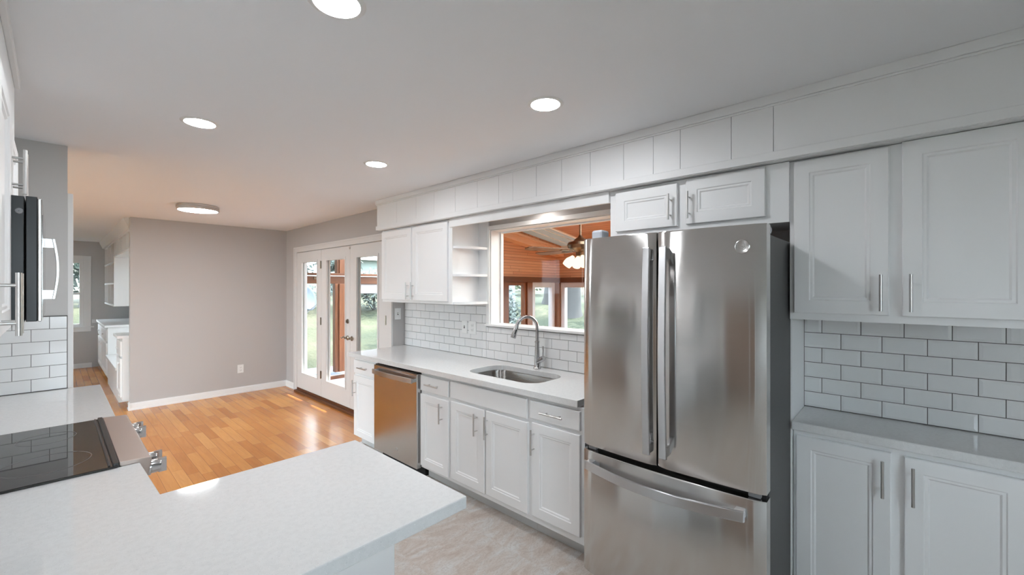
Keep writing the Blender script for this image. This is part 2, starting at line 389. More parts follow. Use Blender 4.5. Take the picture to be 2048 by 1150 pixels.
# soffits with boards, crown and bottom moulding
XS = 2.262
sb = MB().box(XS+0.012, XR, -1.7, 3.985, 2.18, H)
grooves = [3.985, 3.62, 3.29, 3.02, 2.73, 2.46, 2.225, 2.08, 1.86, 1.645, 1.427, 1.20, 1.02, 0.87, 0.62, 0.44]
for a, b in zip(grooves, grooves[1:]): sb.box(XS, XS+0.013, b+0.0012, a-0.0012, 2.135, H)
sb.box(XS, XS+0.013, -1.7, 0.4388, 2.135, H)
sb.box(XS+0.012, XK, 3.965, 3.985, 2.135, H)
sb.box(XS+0.013, 2.36, -1.7, 3.965, 2.1385, 2.155)
struct('wall_soffit_right', sb, 'soffit', 'white boarded soffit above the sink wall cabinets', 'soffit')
struct('trim_1', MB().box(XS-0.016, XS, -1.7, 3.995, 2.398, H).box(XS-0.010, XS, -1.7, 3.99, 2.388, 2.398), 'soffit', 'white crown strip where soffit meets ceiling', 'trim', 0.003)
struct('trim_2', MB().box(XS-0.010, XS, -1.7, 3.995, 2.137, 2.178), 'soffit', 'white strip along the bottom of the soffit', 'trim', 0.003)
struct('trim_3', MB().box(2.298, 2.318, 1.318, 2.855, 2.066, 2.137), 'white', 'white valance board bridging the cabinets over the sink', 'trim', 0.002)
struct('wall_soffit_left', MB().box(-0.44, -0.115, -1.7, 2.79, 2.135, H), 'soffit', 'white soffit above the range wall cabinets', 'soffit')
struct('trim_4', MB().box(-0.115, -0.098, -1.7, 2.79, 2.40, H), 'soffit', 'white crown strip of the left soffit', 'trim', 0.003)
struct('trim_5', MB().box(0.058, 0.084, 3.90, 4.01, 0.0, 2.148), 'trim', 'white casing post on the end of the tiled wall', 'trim', 0.003)
struct('trim_6', MB().box(0.50, 0.58, 11.575, 11.6, 0.86, 0.93), 'trim', 'short chair rail beside the far window', 'trim')

# ------------------------------------------------------------------ french doors
def louvre_leaf(parent, name, y0, y1, g0, g1, zg0, zg1, z0=0.062, z1=2.062, xf=2.474, thk=0.045):
    mb = MB(); b = 0.0
    mb.box(xf, xf+thk, y0, g0, z0, z1).box(xf, xf+thk, g1, y1, z0, z1).box(xf, xf+thk, g0, g1, z0, zg0).box(xf, xf+thk, g0, g1, zg1, z1)
    t = 0.014                                # glazing bead
    for xa, xb in ((xf-0.006, xf+0.012), (xf+thk-0.012, xf+thk+0.006)):
        mb.box(xa, xb, g0-0.012, g0+t, zg0-0.012, zg1+0.012).box(xa, xb, g1-t, g1+0.012, zg0-0.012, zg1+0.012)
        mb.box(xa, xb, g0+t, g1-t, zg0-0.012, zg0+t).box(xa, xb, g0+t, g1-t, zg1-t, zg1+0.012)
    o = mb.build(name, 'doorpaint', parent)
    MB().box(xf+0.019, xf+0.025, g0+0.002, g1-0.002, zg0+0.002, zg1-0.002).build('pane', 'glass', o)
    return o
dr = setting('door_1', (2.49, 5.4, 0.0), 'white triple glazed doors to the garden in the dining wall', 'door')
fr = MB()
fr.box(2.468, XD, 6.672, 6.784, 0, 2.150).box(2.468, XD, 4.052, 6.672, 2.072, 2.150).box(2.468, XD, 4.052, 4.16, 0, 2.072)
fr.box(2.462, 2.468, 6.76, 6.784, 0, 2.150).box(2.462, 2.468, 4.052, 6.76, 2.128, 2.150)
fr.box(XD, XD+0.13, 6.672, 6.70, 0, 2.09).box(XD, XD+0.13, 4.14, 4.16, 0, 2.09).box(XD, XD+0.13, 4.16, 6.672, 2.066, 2.09)
fr.build('frame', 'doorpaint', dr, 0.002)
MB().box(2.43, 2.62, 4.16, 6.672, 0.0, 0.03).box(2.47, 2.60, 4.16, 6.672, 0.03, 0.058).build('threshold', 'beam', dr)
side = louvre_leaf(dr, 'fixed_panel', 5.832, 6.668, 5.952, 6.50, 0.285, 1.925)
la = louvre_leaf(dr, 'door_leaf', 5.002, 5.828, 5.118, 5.672, 0.285, 1.925)
lb = louvre_leaf(dr, 'door_leaf', 4.165, 4.998, 4.335, 4.842, 0.285, 1.925)
for z in (1.86, 1.09, 0.36):
    h = MB().box(2.466, 2.474, 5.818, 5.842, z-0.05, z+0.05).tube([(2.464, 5.83, z-0.052), (2.464, 5.83, z+0.052)], 0.0065, 8)
    h.build('hinge', 'antique', la)
for z in (1.86, 1.19, 0.36):
    MB().box(2.466, 2.474, 4.152, 4.176, z-0.05, z+0.05).tube([(2.464, 4.163, z-0.052), (2.464, 4.163, z+0.052)], 0.0065, 8).build('hinge', 'antique', lb)
def lever(parent, y, z, d):
    mb = MB().lathe([(0.001, -0.004), (0.030, -0.004), (0.030, -0.009), (0.022, -0.014), (0.012, -0.018), (0.010, -0.045), (0.001, -0.046)], (2.474, y, z), 'X', 20)
    pts = [(2.432, y+d*t, z+0.010*math.sin(t/0.105*2*math.pi)+0.004) for t in (0, .02, .04, .06, .08, .105)]
    mb.tube(pts, [0.009, 0.008, 0.008, 0.007, 0.007, 0.005], 10)
    return mb.build('lever_handle', 'antique', parent, smooth=True)
lever(la, 5.055, 0.925, 1); lever(lb, 4.945, 0.925, -1)
MB().lathe([(0.001, -0.003), (0.029, -0.003), (0.029, -0.010), (0.018, -0.014), (0.001, -0.014)], (2.474, 5.055, 1.13), 'X', 20).box(2.445, 2.461, 5.05, 5.06, 1.113, 1.147).build('deadbolt', 'antique', la, smooth=True)
MB().box(2.466, 2.474, 4.985, 5.018, 2.025, 2.05).build('top_latch', 'nickel', la)

dr2 = setting('added_door_2', (-0.44, 0.45, 0), 'added unseen stained two-leaf wood door beside the viewer, for the refrigerator to reflect', 'door')  # unseen door put in so the fridge front has something brown to reflect
MB().box(-0.44, -0.42, -0.02, 0.06, 0, 2.12).box(-0.44, -0.42, 0.90, 0.94, 0, 2.12).box(-0.44, -0.42, 0.06, 0.90, 2.04, 2.12).box(-0.44, -0.424, 0.478, 0.502, 0, 2.04).build('frame', 'trim', dr2, 0.003)
for a_, b_ in ((0.062, 0.476), (0.504, 0.898)):
    dm = MB().box(-0.44, -0.428, a_, b_, 0.01, 2.038)
    for z0, z1 in ((0.2, 0.95), (1.1, 1.9)): dm.box(-0.429, -0.424, a_+0.09, b_-0.09, z0, z1)
    dl2 = dm.build('door_leaf', 'stain', dr2, 0.003)
    ky = b_-0.04 if a_ < 0.3 else a_+0.04
    MB().lathe([(0.001, 0.045), (0.016, 0.042), (0.018, 0.03), (0.008, 0.02), (0.008, 0.0)], (-0.428, ky, 0.95), 'X', 16).build('knob', 'antique', dl2, smooth=True)

# ------------------------------------------------------------------ sink window opening
wd = setting('window_1', (2.64, 2.05, 1.2), 'white cased opening over the sink looking into the wood sunroom', 'window')
c = MB()
c.box(2.624, XK, 2.70, 2.742, 1.205, 2.095).box(2.624, XK, 1.36, 2.70, 2.06, 2.095).box(2.624, XK, 1.36, 1.40, 1.205, 2.06)
c.box(XK, 2.79, 2.692, 2.699, 1.205, 2.052).box(XK, 2.79, 1.401, 1.408, 1.205, 2.052).box(XK, 2.79, 1.401, 2.699, 2.052, 2.059)
c.box(2.755, 2.788, 2.680, 2.692, 1.225, 2.052).box(2.755, 2.788, 1.408, 2.680, 2.040, 2.052)
c.build('casing', 'trim', wd, 0.002)
MB().box(2.605, 2.64, 1.36, 2.742, 1.2055, 1.226).box(2.64, 2.79, 1.401, 2.699, 1.2055, 1.226).build('sill', 'trim', wd, 0.004)
MB().box(2.770, 2.775, 1.408, 2.680, 1.226, 2.040).build('pane', 'glass', wd)

# ------------------------------------------------------------------ tile backsplashes
def tiles(name, label, plane, s, a0, a1, z0, z1, tw, th, off, gap=0.0022, thk=0.008, bev=0.0, skip=None, axis='x', phase=0, botrows=None):
    """running-bond tile field; each course is one row, the mesh is the field"""
    root = thing(name, ((plane, (a0+a1)/2, z0) if axis == 'x' else ((a0+a1)/2, plane, z0)), label, 'backsplash')
    mb = MB(); bm = mb.bm; row = 0; z = z0
    def tile(p0, p1, q0, q1):
        g = gap/2; p0 += g; p1 -= g; q0 += g; q1 -= g
        if p1-p0 < 0.004 or q1-q0 < 0.004: return
        b = bev if bev else 0.0012; lev = [(0, 0.0), (0, thk-(0.003 if bev else 0.001)), (b, thk)]; prev = None
        for ins, t in lev:
            ins = min(ins, (p1-p0)/2.2, (q1-q0)/2.2); w_ = plane+s*t
            q = [(p0+ins, q0+ins), (p1-ins, q0+ins), (p1-ins, q1-ins), (p0+ins, q1-ins)]
            r = [bm.verts.new((w_, u, v) if axis == 'x' else (u, w_, v)) for u, v in q]
            if prev:
                for k in range(4): bm.faces.new([prev[k], prev[(k+1) % 4], r[(k+1) % 4], r[k]])
            prev = r
        bm.faces.new(prev)
    while z < z1-0.004:
        zt = min(z+th, z1); o = off + (tw/2 if (row+phase) % 2 else 0.0)
        k = math.floor((a0-o)/tw); p = o+k*tw
        while p < a1-1e-6:
            x0, x1 = max(p, a0), min(p+tw, a1)
            parts = [(x0, x1, z, zt)]
            if skip: parts = skip(parts)
            for q in parts: tile(*q)
            p += tw
        z = zt; row += 1
    mb.build('tile_field', 'tile', root)
    return root
def clip_sink(parts):
    out = []
    for x0, x1, z, zt in parts:          # below the sill only, right of the casing
        lim = 2.742
        if x1 <= lim:
            zz = min(zt, 1.199)
            if zz > z: out.append((x0, x1, z, zz))
        elif x0 >= lim: out.append((x0, x1, z, zt))
        else:
            zz = min(zt, 1.199); out.append((lim, x1, z, zt))
            if zz > z: out.append((x0, lim, z, zz))
    return out
t = tiles('tile_backsplash', 'white subway tile backsplash behind the sink and faucet', XK-0.002, -1, 1.30, 4.045, 0.918, 1.405, 0.1575, 0.077, 3.742-0.1575*20, gap=0.003, skip=clip_sink)
MB().box(XK-0.006, XK, 2.742, 4.045, 0.915, 1.405).box(XK-0.006, XK, 1.30, 2.742, 0.915, 1.199).build('grout', 'grout', t)
t = tiles('tile_backsplash', 'white raised-edge subway tiles between right upper cabinet and shallow counter', XR-0.002, -1, -0.372, 0.388, 0.918, 1.405, 0.158, 0.0785, 0.39-0.158, gap=0.003, bev=0.012, phase=0)
MB().box(XR-0.0055, XR, -0.372, 0.390, 0.915, 1.405).build('grout', 'grout', t)
t = tiles('tile_backsplash', 'white subway tiles on the short end wall beside the range', 3.87-0.002, -1, -0.44, 0.056, 0.918, 1.372, 0.150, 0.0752, 0.056-0.15, axis='y', phase=0)
MB().box(-0.44, 0.058, 3.864, 3.87, 0.915, 1.374).build('grout', 'grout', t)
t = tiles('tile_backsplash', 'white subway tiles on the wall behind the range', -0.44+0.002, 1, 0.98, 3.86, 0.918, 1.39, 0.1535, 0.0752, 0.98, axis='x')
MB().box(-0.44, -0.436, 0.98, 3.86, 0.915, 1.39).build('grout', 'grout', t)

# ------------------------------------------------------------------ base cabinets along the sink wall
XF, XB = 2.005, 2.024                   # door faces, face frame
def base_body(root, y0, y1, xb=XB, back=XK-0.002, s=-1, kick=0.07, top=0.868, zb=0.095):
    MB().box(xb, back, y0, y1, zb, top).build('carcass', 'white', root)
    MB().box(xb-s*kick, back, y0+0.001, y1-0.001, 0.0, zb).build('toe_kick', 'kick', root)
b = thing('base_cabinet', (2.3, 3.77, 0), 'narrow white base cabinet at the glazed-door end of the sink run', 'cabinet', 'base cabinets under the sink counter')
base_body(b, 3.556, 3.985); add_drawer(b, 3.568, 3.975, 0.712, 0.842, XF, -1); add_door(b, 3.568, 3.975, 0.100, 0.690, XF, -1, 3.945, (0.49, 0.645))
b = thing('base_cabinet', (2.3, 2.68, 0), 'white drawer-over-door base cabinet just right of the dishwasher', 'cabinet', 'base cabinets under the sink counter')
base_body(b, 2.494, 2.868); add_drawer(b, 2.505, 2.858, 0.722, 0.846, XF, -1); add_door(b, 2.505, 2.858, 0.118, 0.695, XF, -1, 2.578, (0.515, 0.668))
b = thing('base_cabinet', (2.3, 2.1, 0), 'wide white double-door cabinet directly below the sink', 'cabinet', 'base cabinets under the sink counter')
# sink cabinet is a shell so that the basin hangs inside it
m_ = MB().box(XB, XB+0.02, 1.716, 2.494, 0.095, 0.868).box(XB+0.02, XK-0.002, 1.716, 1.732, 0.095, 0.868).box(XB+0.02, XK-0.002, 2.478, 2.494, 0.095, 0.868).box(XB+0.02, XK-0.002, 1.732, 2.478, 0.095, 0.113)
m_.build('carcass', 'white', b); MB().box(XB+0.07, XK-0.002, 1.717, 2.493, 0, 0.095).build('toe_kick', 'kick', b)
add_drawer(b, 1.728, 2.480, 0.726, 0.852, XF, -1, h=False, name='false_drawer_front')
add_door(b, 2.114, 2.474, 0.128, 0.705, XF, -1, 2.186, (0.518, 0.672)); add_door(b, 1.722, 2.098, 0.132, 0.705, XF, -1, 2.080, (0.518, 0.672))
b = thing('base_cabinet', (2.3, 1.52, 0), 'white drawer-over-door base cabinet beside the refrigerator', 'cabinet', 'base cabinets under the sink counter')
base_body(b, 1.312, 1.716); add_drawer(b, 1.334, 1.702, 0.738, 0.850, XF, -1); add_door(b, 1.334, 1.686, 0.140, 0.716, XF, -1, 1.668, (0.525, 0.678))

# counter with sink cutout
def slab_with_hole(outer, hole, z0, z1):
    mb = MB(); bm = mb.bm
    def ring(P, z): return [bm.verts.new((x, y, z)) for x, y in P]
    for z in (z0, z1):
        loops = [ring(outer, z)] + ([ring(hole, z)] if hole else [])
        ed = []
        for L in loops: ed += [bm.edges.new((L[i], L[(i+1) % len(L)])) for i in range(len(L))]
        bmesh.ops.triangle_fill(bm, use_beauty=True, use_dissolve=False, edges=ed)
        if z == z0: low = loops
        else:
            for A, B in zip(low, loops):
                for i in range(len(A)):
                    j = (i+1) % len(A); bm.faces.new([A[i], A[j], B[j], B[i]])
    return mb
hole = rrect(2.115, 2.495, 1.765, 2.455, 0.12, 10)
ct = tag(slab_with_hole([(1.985, 1.336), (2.638, 1.336), (2.638, 4.045), (2.47, 4.045), (2.46, 4.0), (1.95, 3.985)], hole, 0.876, 0.916).build('countertop', 'quartz', None, 0.003), 'white speckled quartz countertop around the sink', 'countertop')
s_ = thing('sink', (2.305, 2.11, 0.68), 'undermount stainless steel sink basin set in the white counter', 'sink')
mb = MB(); bm = mb.bm; prev = None
for ins, z, r in ((-0.02, 0.874, 0.13), (-0.003, 0.874, 0.122), (0.0, 0.868, 0.12), (0.012, 0.72, 0.11), (0.03, 0.695, 0.095), (0.06, 0.688, 0.07)):
    P = rrect(2.115+ins, 2.495-ins, 1.765+ins, 2.455-ins, r, 10); R = [bm.verts.new((x, y, z)) for x, y in P]
    if prev:
        for i in range(len(R)): j = (i+1) % len(R); bm.faces.new([prev[i], prev[j], R[j], R[i]])
    prev = R
bm.faces.new(prev); mb.build('basin', 'sinksteel', s_, smooth=True)
MB().lathe([(0.001, 0.006), (0.03, 0.004), (0.045, 0.006), (0.047, 0.0)], (2.36, 2.11, 0.688), 'Z', 24).build('drain', 'chrome', s_, smooth=True)

# faucet
f = thing('kitchen_faucet', (2.565, 2.10, 0.916), 'tall gooseneck pull-down faucet in brushed steel behind the sink', 'faucet')
fx, fy = 2.565, 2.10
MB().lathe([(0.001, 0.0), (0.031, 0.0), (0.031, 0.006), (0.026, 0.012), (0.023, 0.05), (0.021, 0.10), (0.0175, 0.17), (0.0165, 0.20), (0.019, 0.202), (0.019, 0.215), (0.015, 0.218), (0.001, 0.218)], (fx, fy, 0.916), 'Z', 24).build('body', 'chrome', f, smooth=True)
dv = Vector((-0.80, 0.60, 0)).normalized(); R_ = 0.082; pts = []
base = Vector((fx, fy, 0))
for z in (1.12, 1.18, 1.235): pts.append(base+Vector((0, 0, z)))
for k in range(1, 15):
    a = math.pi*k/14*0.93; pts.append(base+dv*(R_-R_*math.cos(a))+Vector((0, 0, 1.235+R_*1.05*math.sin(a))))
MB().tube(pts, 0.0135, 16).build('spout', 'chrome', f, smooth=True)
e0 = pts[-1]; dd = (pts[-1]-pts[-2]).normalized()
sp = MB().tube([e0-dd*0.01, e0+dd*0.005, e0+dd*0.03, e0+dd*0.085, e0+dd*0.10], [0.0135, 0.0155, 0.0165, 0.0215, 0.020], 16).build('spray_head', 'chrome', f, smooth=True)
side_ = dd.cross(Vector((0, 0, 1))).cross(dd).normalized()
out_ = Vector((-dv.y*0-0.5, -0.86, 0)).normalized()
bc = e0+dd*0.05+out_*0.0165
MB().tube([bc-dd*0.018, bc+dd*0.018], 0.006, 10).build('button', 'black', sp, smooth=True)
lv = MB(); a0 = Vector((fx, fy, 0.965)); a1 = Vector((fx-0.010, fy-0.074, 1.008))
lv.tube([a0, a0.lerp(a1, 0.5), a1], [0.018, 0.021, 0.019], 14).tube([a1-Vector((0, -0.012, 0.004)), a1+Vector((0.0, 0.008, 0.055)), a1+Vector((0, 0.010, 0.088))], [0.007, 0.0055, 0.0085], 10)
lv.build('lever', 'chrome', f, smooth=True)

# dishwasher
d = thing('dishwasher', (2.3, 3.21, 0), 'stainless steel dishwasher between white base cabinets', 'dishwasher')
MB().box(2.03, 2.60, 2.874, 3.550, 0.10, 0.865).build('tub', 'gasket', d)
MB().box(1.982, 2.028, 2.876, 3.546, 0.082, 0.848).build('door', 'steel', d, 0.004)
MB().box(1.99, 2.028, 2.89, 3.53, 0.8485, 0.856).build('control_strip', 'black', d)
MB().box(2.07, 2.60, 2.88, 3.544, 0.0, 0.08).build('toe_kick', 'gasket', d)
hp = []
mb = MB(); bm = mb.bm; prev = None
for k in range(17):
    tt = k/16; y = 2.90+0.62*tt; bow = 0.018*math.sin(math.pi*tt); z = 0.795-0.0*bow
    x = 1.952-bow
    r = [bm.verts.new(p) for p in ((x-0.006, y, z-0.020), (x+0.006, y, z-0.020), (x+0.006, y, z+0.020), (x-0.006, y, z+0.020))]
    if prev:
        for q in range(4): bm.faces.new([prev[q], prev[(q+1) % 4], r[(q+1) % 4], r[q]])
    else: bm.faces.new(r)
    prev = r
bm.faces.new(prev); mb.box(1.950, 1.984, 2.90, 2.915, 0.78, 0.81).box(1.950, 1.984, 3.505, 3.52, 0.78, 0.81)
mb.build('handle', 'steelh', d, 0.002)
MB().lathe([(0.001, -0.001), (0.0135, -0.001), (0.0135, 0.001)], (1.981, 3.17, 0.17), 'X', 20).build('emblem', 'nickel', d)

# ------------------------------------------------------------------ refrigerator
FY0, FY1, FYC = 0.388, 1.222, 0.8185
fr = thing('refrigerator', (2.25, 0.805, 0), 'stainless french-door refrigerator with bottom freezer drawer', 'refrigerator')
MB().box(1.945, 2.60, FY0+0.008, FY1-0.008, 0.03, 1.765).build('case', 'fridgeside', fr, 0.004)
def fx_(y):                               # gently bowed front
    u = (y-(FY0+FY1)/2)/((FY1-FY0)/2); return 1.872-0.020*(1-u*u)-0.004
def front(y0, y1, z0, z1, name, n=20, e=0.012):
    mb = MB(); bm = mb.bm; cols = []
    ys = [y0+(y1-y0)*k/n for k in range(n+1)]
    for k, y in enumerate(ys):
        x = fx_(y)
        edge = min(k, n-k)
        d_ = (0.011, 0.003)[edge] if edge < 2 else 0.0
        cols.append([bm.verts.new(p) for p in ((1.938, y, z0), (x+d_+0.004, y, z0), (x+d_, y, z0+0.006), (x+d_, y, z1-0.006), (x+d_+0.004, y, z1), (1.938, y, z1))])
    for a, b_ in zip(cols, cols[1:]):
        for q in range(6): bm.faces.new([a[q], a[(q+1) % 6], b_[(q+1) % 6], b_[q]])
    bm.faces.new(cols[0]); bm.faces.new(cols[-1])
    return mb.build(name, 'steel', fr, smooth=True)
dl = front(FYC+0.004, FY1, 0.738, 1.800, 'door'); drr = front(FY0, FYC-0.004, 0.738, 1.800, 'door')
fz = front(FY0, FY1, 0.085, 0.712, 'freezer_drawer', 32)
MB().box(1.905, 1.944, FY0+0.006, FY1-0.006, 0.06, 1.77).build('gasket', 'gasket', fr)
def vhandle(parent, y0, y1, z0, z1):
    mb = MB(); bm = mb.bm; prev = None
    for k in range(21):
        tt = k/20; z = z0+(z1-z0)*tt; bow = 0.014*math.sin(math.pi*tt); x = fx_((y0+y1)/2)-0.052-bow
        r = [bm.verts.new(p) for p in ((x, y0, z), (x, y1, z), (x+0.012, y1, z), (x+0.012, y0, z))]
        if prev:
            for q in range(4): bm.faces.new([prev[q], prev[(q+1) % 4], r[(q+1) % 4], r[q]])
        else: bm.faces.new(r)
        prev = r
    bm.faces.new(prev); xx = fx_((y0+y1)/2)
    mb.box(xx-0.048, xx+0.003, y0+0.004, y1-0.004, z1-0.055, z1-0.006).box(xx-0.048, xx+0.003, y0+0.004, y1-0.004, z0+0.006, z0+0.05)
    return mb.build('handle', 'steelh', parent, 0.003)
vhandle(dl, 0.828, 0.862, 0.80, 1.728); vhandle(drr, 0.752, 0.786, 0.80, 1.728)
mb = MB(); bm = mb.bm; prev = None
for k in range(29):
    tt = k/28; y = 0.452+(1.185-0.452)*tt; bow = 0.030*math.sin(math.pi*tt); x = fx_(y)-0.045-bow; z = 0.655-0.010*math.sin(math.pi*tt)
    r = [bm.verts.new(p) for p in ((x, y, z-0.022), (x+0.012, y, z-0.022), (x+0.012, y, z+0.022), (x, y, z+0.022))]
    if prev:
        for q in range(4): bm.faces.new([prev[q], prev[(q+1) % 4], r[(q+1) % 4], r[q]])
    else: bm.faces.new(r)
    prev = r
bm.faces.new(prev)
for y in (0.457, 1.145): mb.box(fx_(y)-0.045, fx_(y)+0.004, y, y+0.035, 0.638, 0.672)
mb.build('handle', 'steelh', fz, 0.003)
for y in (0.41, 1.155): MB().box(1.885, 1.935, y, y+0.045, 0.714, 0.735).build('hinge', 'hinge', fr, 0.004)
for y, z in ((FY0+0.002, 1.80), (FY1-0.085, 1.848)): MB().box(1.915, 1.99, y, y+0.065, 1.766, z).build('hinge_cap', 'cap', fr, 0.012)
for y in (0.46, 1.15): MB().tube([(2.0, y, 0), (2.0, y, 0.035)], 0.02, 10).build('foot', 'gasket', fr)
# round badge with a scrolled monogram on the right door
ey, ez = 0.470, 1.712; ex = fx_(ey)
em = MB().lathe([(0.001, -0.0015), (0.0235, -0.0015), (0.0255, -0.003), (0.0275, -0.0015), (0.0275, 0.004)], (ex, ey, ez), 'X', 28)
def stroke(P): em.tube([(ex-0.0022, ey+a, ez+b_) for a, b_ in P], 0.0011, 6)
stroke([(0.012*math.cos(a)+0.003, 0.011*math.sin(a)+0.003) for a in [math.radians(40+260*k/14) for k in range(15)]])
stroke([(-0.003+0.006*math.cos(a), 0.006+0.005*math.sin(a)) for a in [math.radians(30+270*k/10) for k in range(11)]])
stroke([(-0.004+0.007*math.cos(a), -0.006+0.006*math.sin(a)) for a in [math.radians(70+250*k/10) for k in range(11)]])
em.build('emblem', 'nickel', drr, smooth=True)

# ------------------------------------------------------------------ wall cabinets on the sink side
XU, XUB = 2.300, 2.319
u = thing('wall_cabinet', (2.48, 3.42, 1.40), 'white double-door wall cabinet left of the sink opening', 'cabinet')
MB().box(XUB, XK-0.002, 2.862, 3.975, 1.402, 2.135).build('carcass', 'white', u)
add_door(u, 3.435, 3.962, 1.428, 2.118, XU, -1, 3.475, (1.435, 1.60)); add_door(u, 2.888, 3.412, 1.428, 2.122, XU, -1, 3.392, (1.435, 1.60))
sh = thing('corner_shelf', (2.48, 2.78, 1.40), 'white open end shelf with rounded shelves beside the sink opening', 'shelf')
MB().box(XUB-0.006, XK-0.002, 2.832, 2.860, 1.402, 2.135).build('side_panel', 'white', sh)
MB().box(XK-0.022, XK-0.002, 2.712, 2.832, 1.402, 2.19).build('back_panel', 'white', sh)
def qshelf(z, th=0.02, full=False):
    P = [(XK-0.022, 2.832, z)]; n_ = 14
    P.append((XUB+0.002, 2.832, z))
    for k in range(n_+1):
        a = math.pi/2*k/n_; P.append((XUB+0.002+(XK-0.024-XUB)*math.sin(a)**1.0*(1.0) if False else XUB+0.002+(XK-0.026-XUB)*(1-math.cos(a)), 2.832-0.118*math.sin(a), z))
    P = [P[0], *P[1:]]
    MB().prism(P, (0, 0, th)).build('shelf', 'white', sh)
qshelf(1.402, 0.022); qshelf(1.645); qshelf(1.885)
u = thing('wall_cabinet', (2.48, 0.86, 1.85), 'short white two-door cabinet above the refrigerator', 'cabinet')
MB().box(XUB, XK-0.002, 0.3885, 1.318, 1.855, 2.135).build('carcass', 'white', u)
add_door(u, 0.902, 1.275, 1.884, 2.120, XU, -1, 0.938, (1.918, 2.060)); add_door(u, 0.482, 0.856, 1.888, 2.126, XU, -1, 0.836, (1.915, 2.058))
u = thing('wall_cabinet', (2.53, 0.0, 1.40), 'white two-door wall cabinet right of the refrigerator', 'cabinet')
MB().box(2.339, XR-0.002, -0.372, 0.388, 1.402, 2.135).build('carcass', 'white', u)
add_door(u, 0.041, 0.370, 1.433, 2.128, 2.32, -1, 0.066, (1.452, 1.602)); add_door(u, -0.358, 0.002, 1.432, 2.136, 2.32, -1, -0.024, (1.452, 1.602))
tag(MB().box(2.395, XR-0.002, 0.3888, 0.3952, 0.0, 1.854).build('end_panel', 'white', None), 'tall white panel between refrigerator and shallow counter', 'panel')
u = thing('base_cabinet', (2.57, 0.0, 0), 'white shallow base cabinet right of the refrigerator', 'cabinet')
base_body(u, -0.372, 0.386, xb=2.418, back=XR-0.002, top=0.874)
add_door(u, 0.036, 0.374, 0.120, 0.848, 2.40, -1, 0.063, (0.660, 0.815)); add_door(u, -0.345, -0.004, 0.120, 0.845, 2.40, -1, -0.031, (0.655, 0.812))
tag(MB().box(2.372, XR-0.002, -0.372, 0.3885, 0.876, 0.915).build('countertop', 'quartz', None, 0.004), 'shallow quartz countertop right of the refrigerator', 'countertop')

# ------------------------------------------------------------------ range side: peninsula, counters, range, microwave, cabinets
tag(slab_with_hole([(-0.435, 0.975), (0.853, 0.975), (0.853, 1.676), (0.222, 1.676), (0.212, 2.034), (-0.435, 2.034)], None, 0.876, 0.915).build('countertop', 'quartz', None, 0.004), 'white speckled quartz peninsula countertop in the foreground', 'countertop')
tag(MB().box(-0.435, 0.206, 2.797, 3.862, 0.876, 0.915).build('countertop', 'quartz', None, 0.003), 'white quartz counter between range and short tiled wall', 'countertop')
p = thing('peninsula_cabinet', (0.2, 1.45, 0), 'white peninsula base under the foreground counter', 'cabinet')
MB().box(-0.43, 0.795, 1.285, 1.65, 0.095, 0.875).build('carcass', 'white', p)
MB().box(-0.43, 0.79, 1.29, 1.58, 0.0, 0.095).build('toe_kick', 'kick', p)
b = thing('base_cabinet', (-0.1, 1.85, 0), 'white base cabinet on the near side of the range', 'cabinet')
MB().box(-0.43, 0.17, 1.652, 2.034, 0.095, 0.875).build('carcass', 'white', b); MB().box(-0.43, 0.10, 1.653, 2.033, 0, 0.095).build('toe_kick', 'kick', b)
b = thing('base_cabinet', (-0.1, 3.3, 0), 'white base cabinet on the far side of the range', 'cabinet')
MB().box(-0.43, 0.165, 2.798, 3.862, 0.095, 0.875).build('carcass', 'white', b); MB().box(-0.43, 0.10, 2.80, 3.86, 0, 0.095).build('toe_kick', 'kick', b)
add_door(b, 2.82, 3.32, 0.13, 0.69, 0.185, 1, 3.29, (0.51, 0.665)); add_door(b, 3.34, 3.84, 0.13, 0.69, 0.185, 1, 3.37, (0.51, 0.665))
add_drawer(b, 2.82, 3.32, 0.715, 0.85, 0.185, 1); add_drawer(b, 3.34, 3.84, 0.715, 0.85, 0.185, 1)

r = thing('range', (-0.1, 2.415, 0), 'slide-in electric range with black glass cooktop and steel front', 'range')
MB().box(-0.43, 0.17, 2.039, 2.792, 0.04, 0.905).build('body', 'black', r)
MB().box(0.171, 0.205, 2.045, 2.786, 0.20, 0.76).build('oven_door', 'rangesteel', r, 0.004)
MB().box(0.171, 0.205, 2.045, 2.786, 0.05, 0.19).build('storage_drawer', 'rangesteel', r, 0.004)
MB().tube([(0.25, 2.10, 0.715), (0.25, 2.73, 0.715)], 0.011, 12).box(0.204, 0.25, 2.11, 2.125, 0.705, 0.725).box(0.204, 0.25, 2.705, 2.72, 0.705, 0.725).build('oven_handle', 'steelh', r)
ck = MB().box(-0.425, 0.152, 2.026, 2.806, 0.9155, 0.924).build('cooktop', 'cook', r, 0.002)
MB().box(0.128, 0.134, 2.03, 2.80, 0.924, 0.9285).box(0.140, 0.156, 2.028, 2.804, 0.916, 0.932).build('edge_trim', 'black', ck, 0.0015)
for cx, cy, rr in ((-0.02, 2.23, 0.115), (-0.02, 2.60, 0.085), (-0.28, 2.23, 0.085), (-0.28, 2.60, 0.10)):
    MB().lathe([(rr-0.0015, 0.0), (rr-0.0015, 0.0003), (rr+0.0015, 0.0003), (rr+0.0015, 0.0)], (cx, cy, 0.9241), 'Z', 48).build('burner_ring', 'ring', ck)
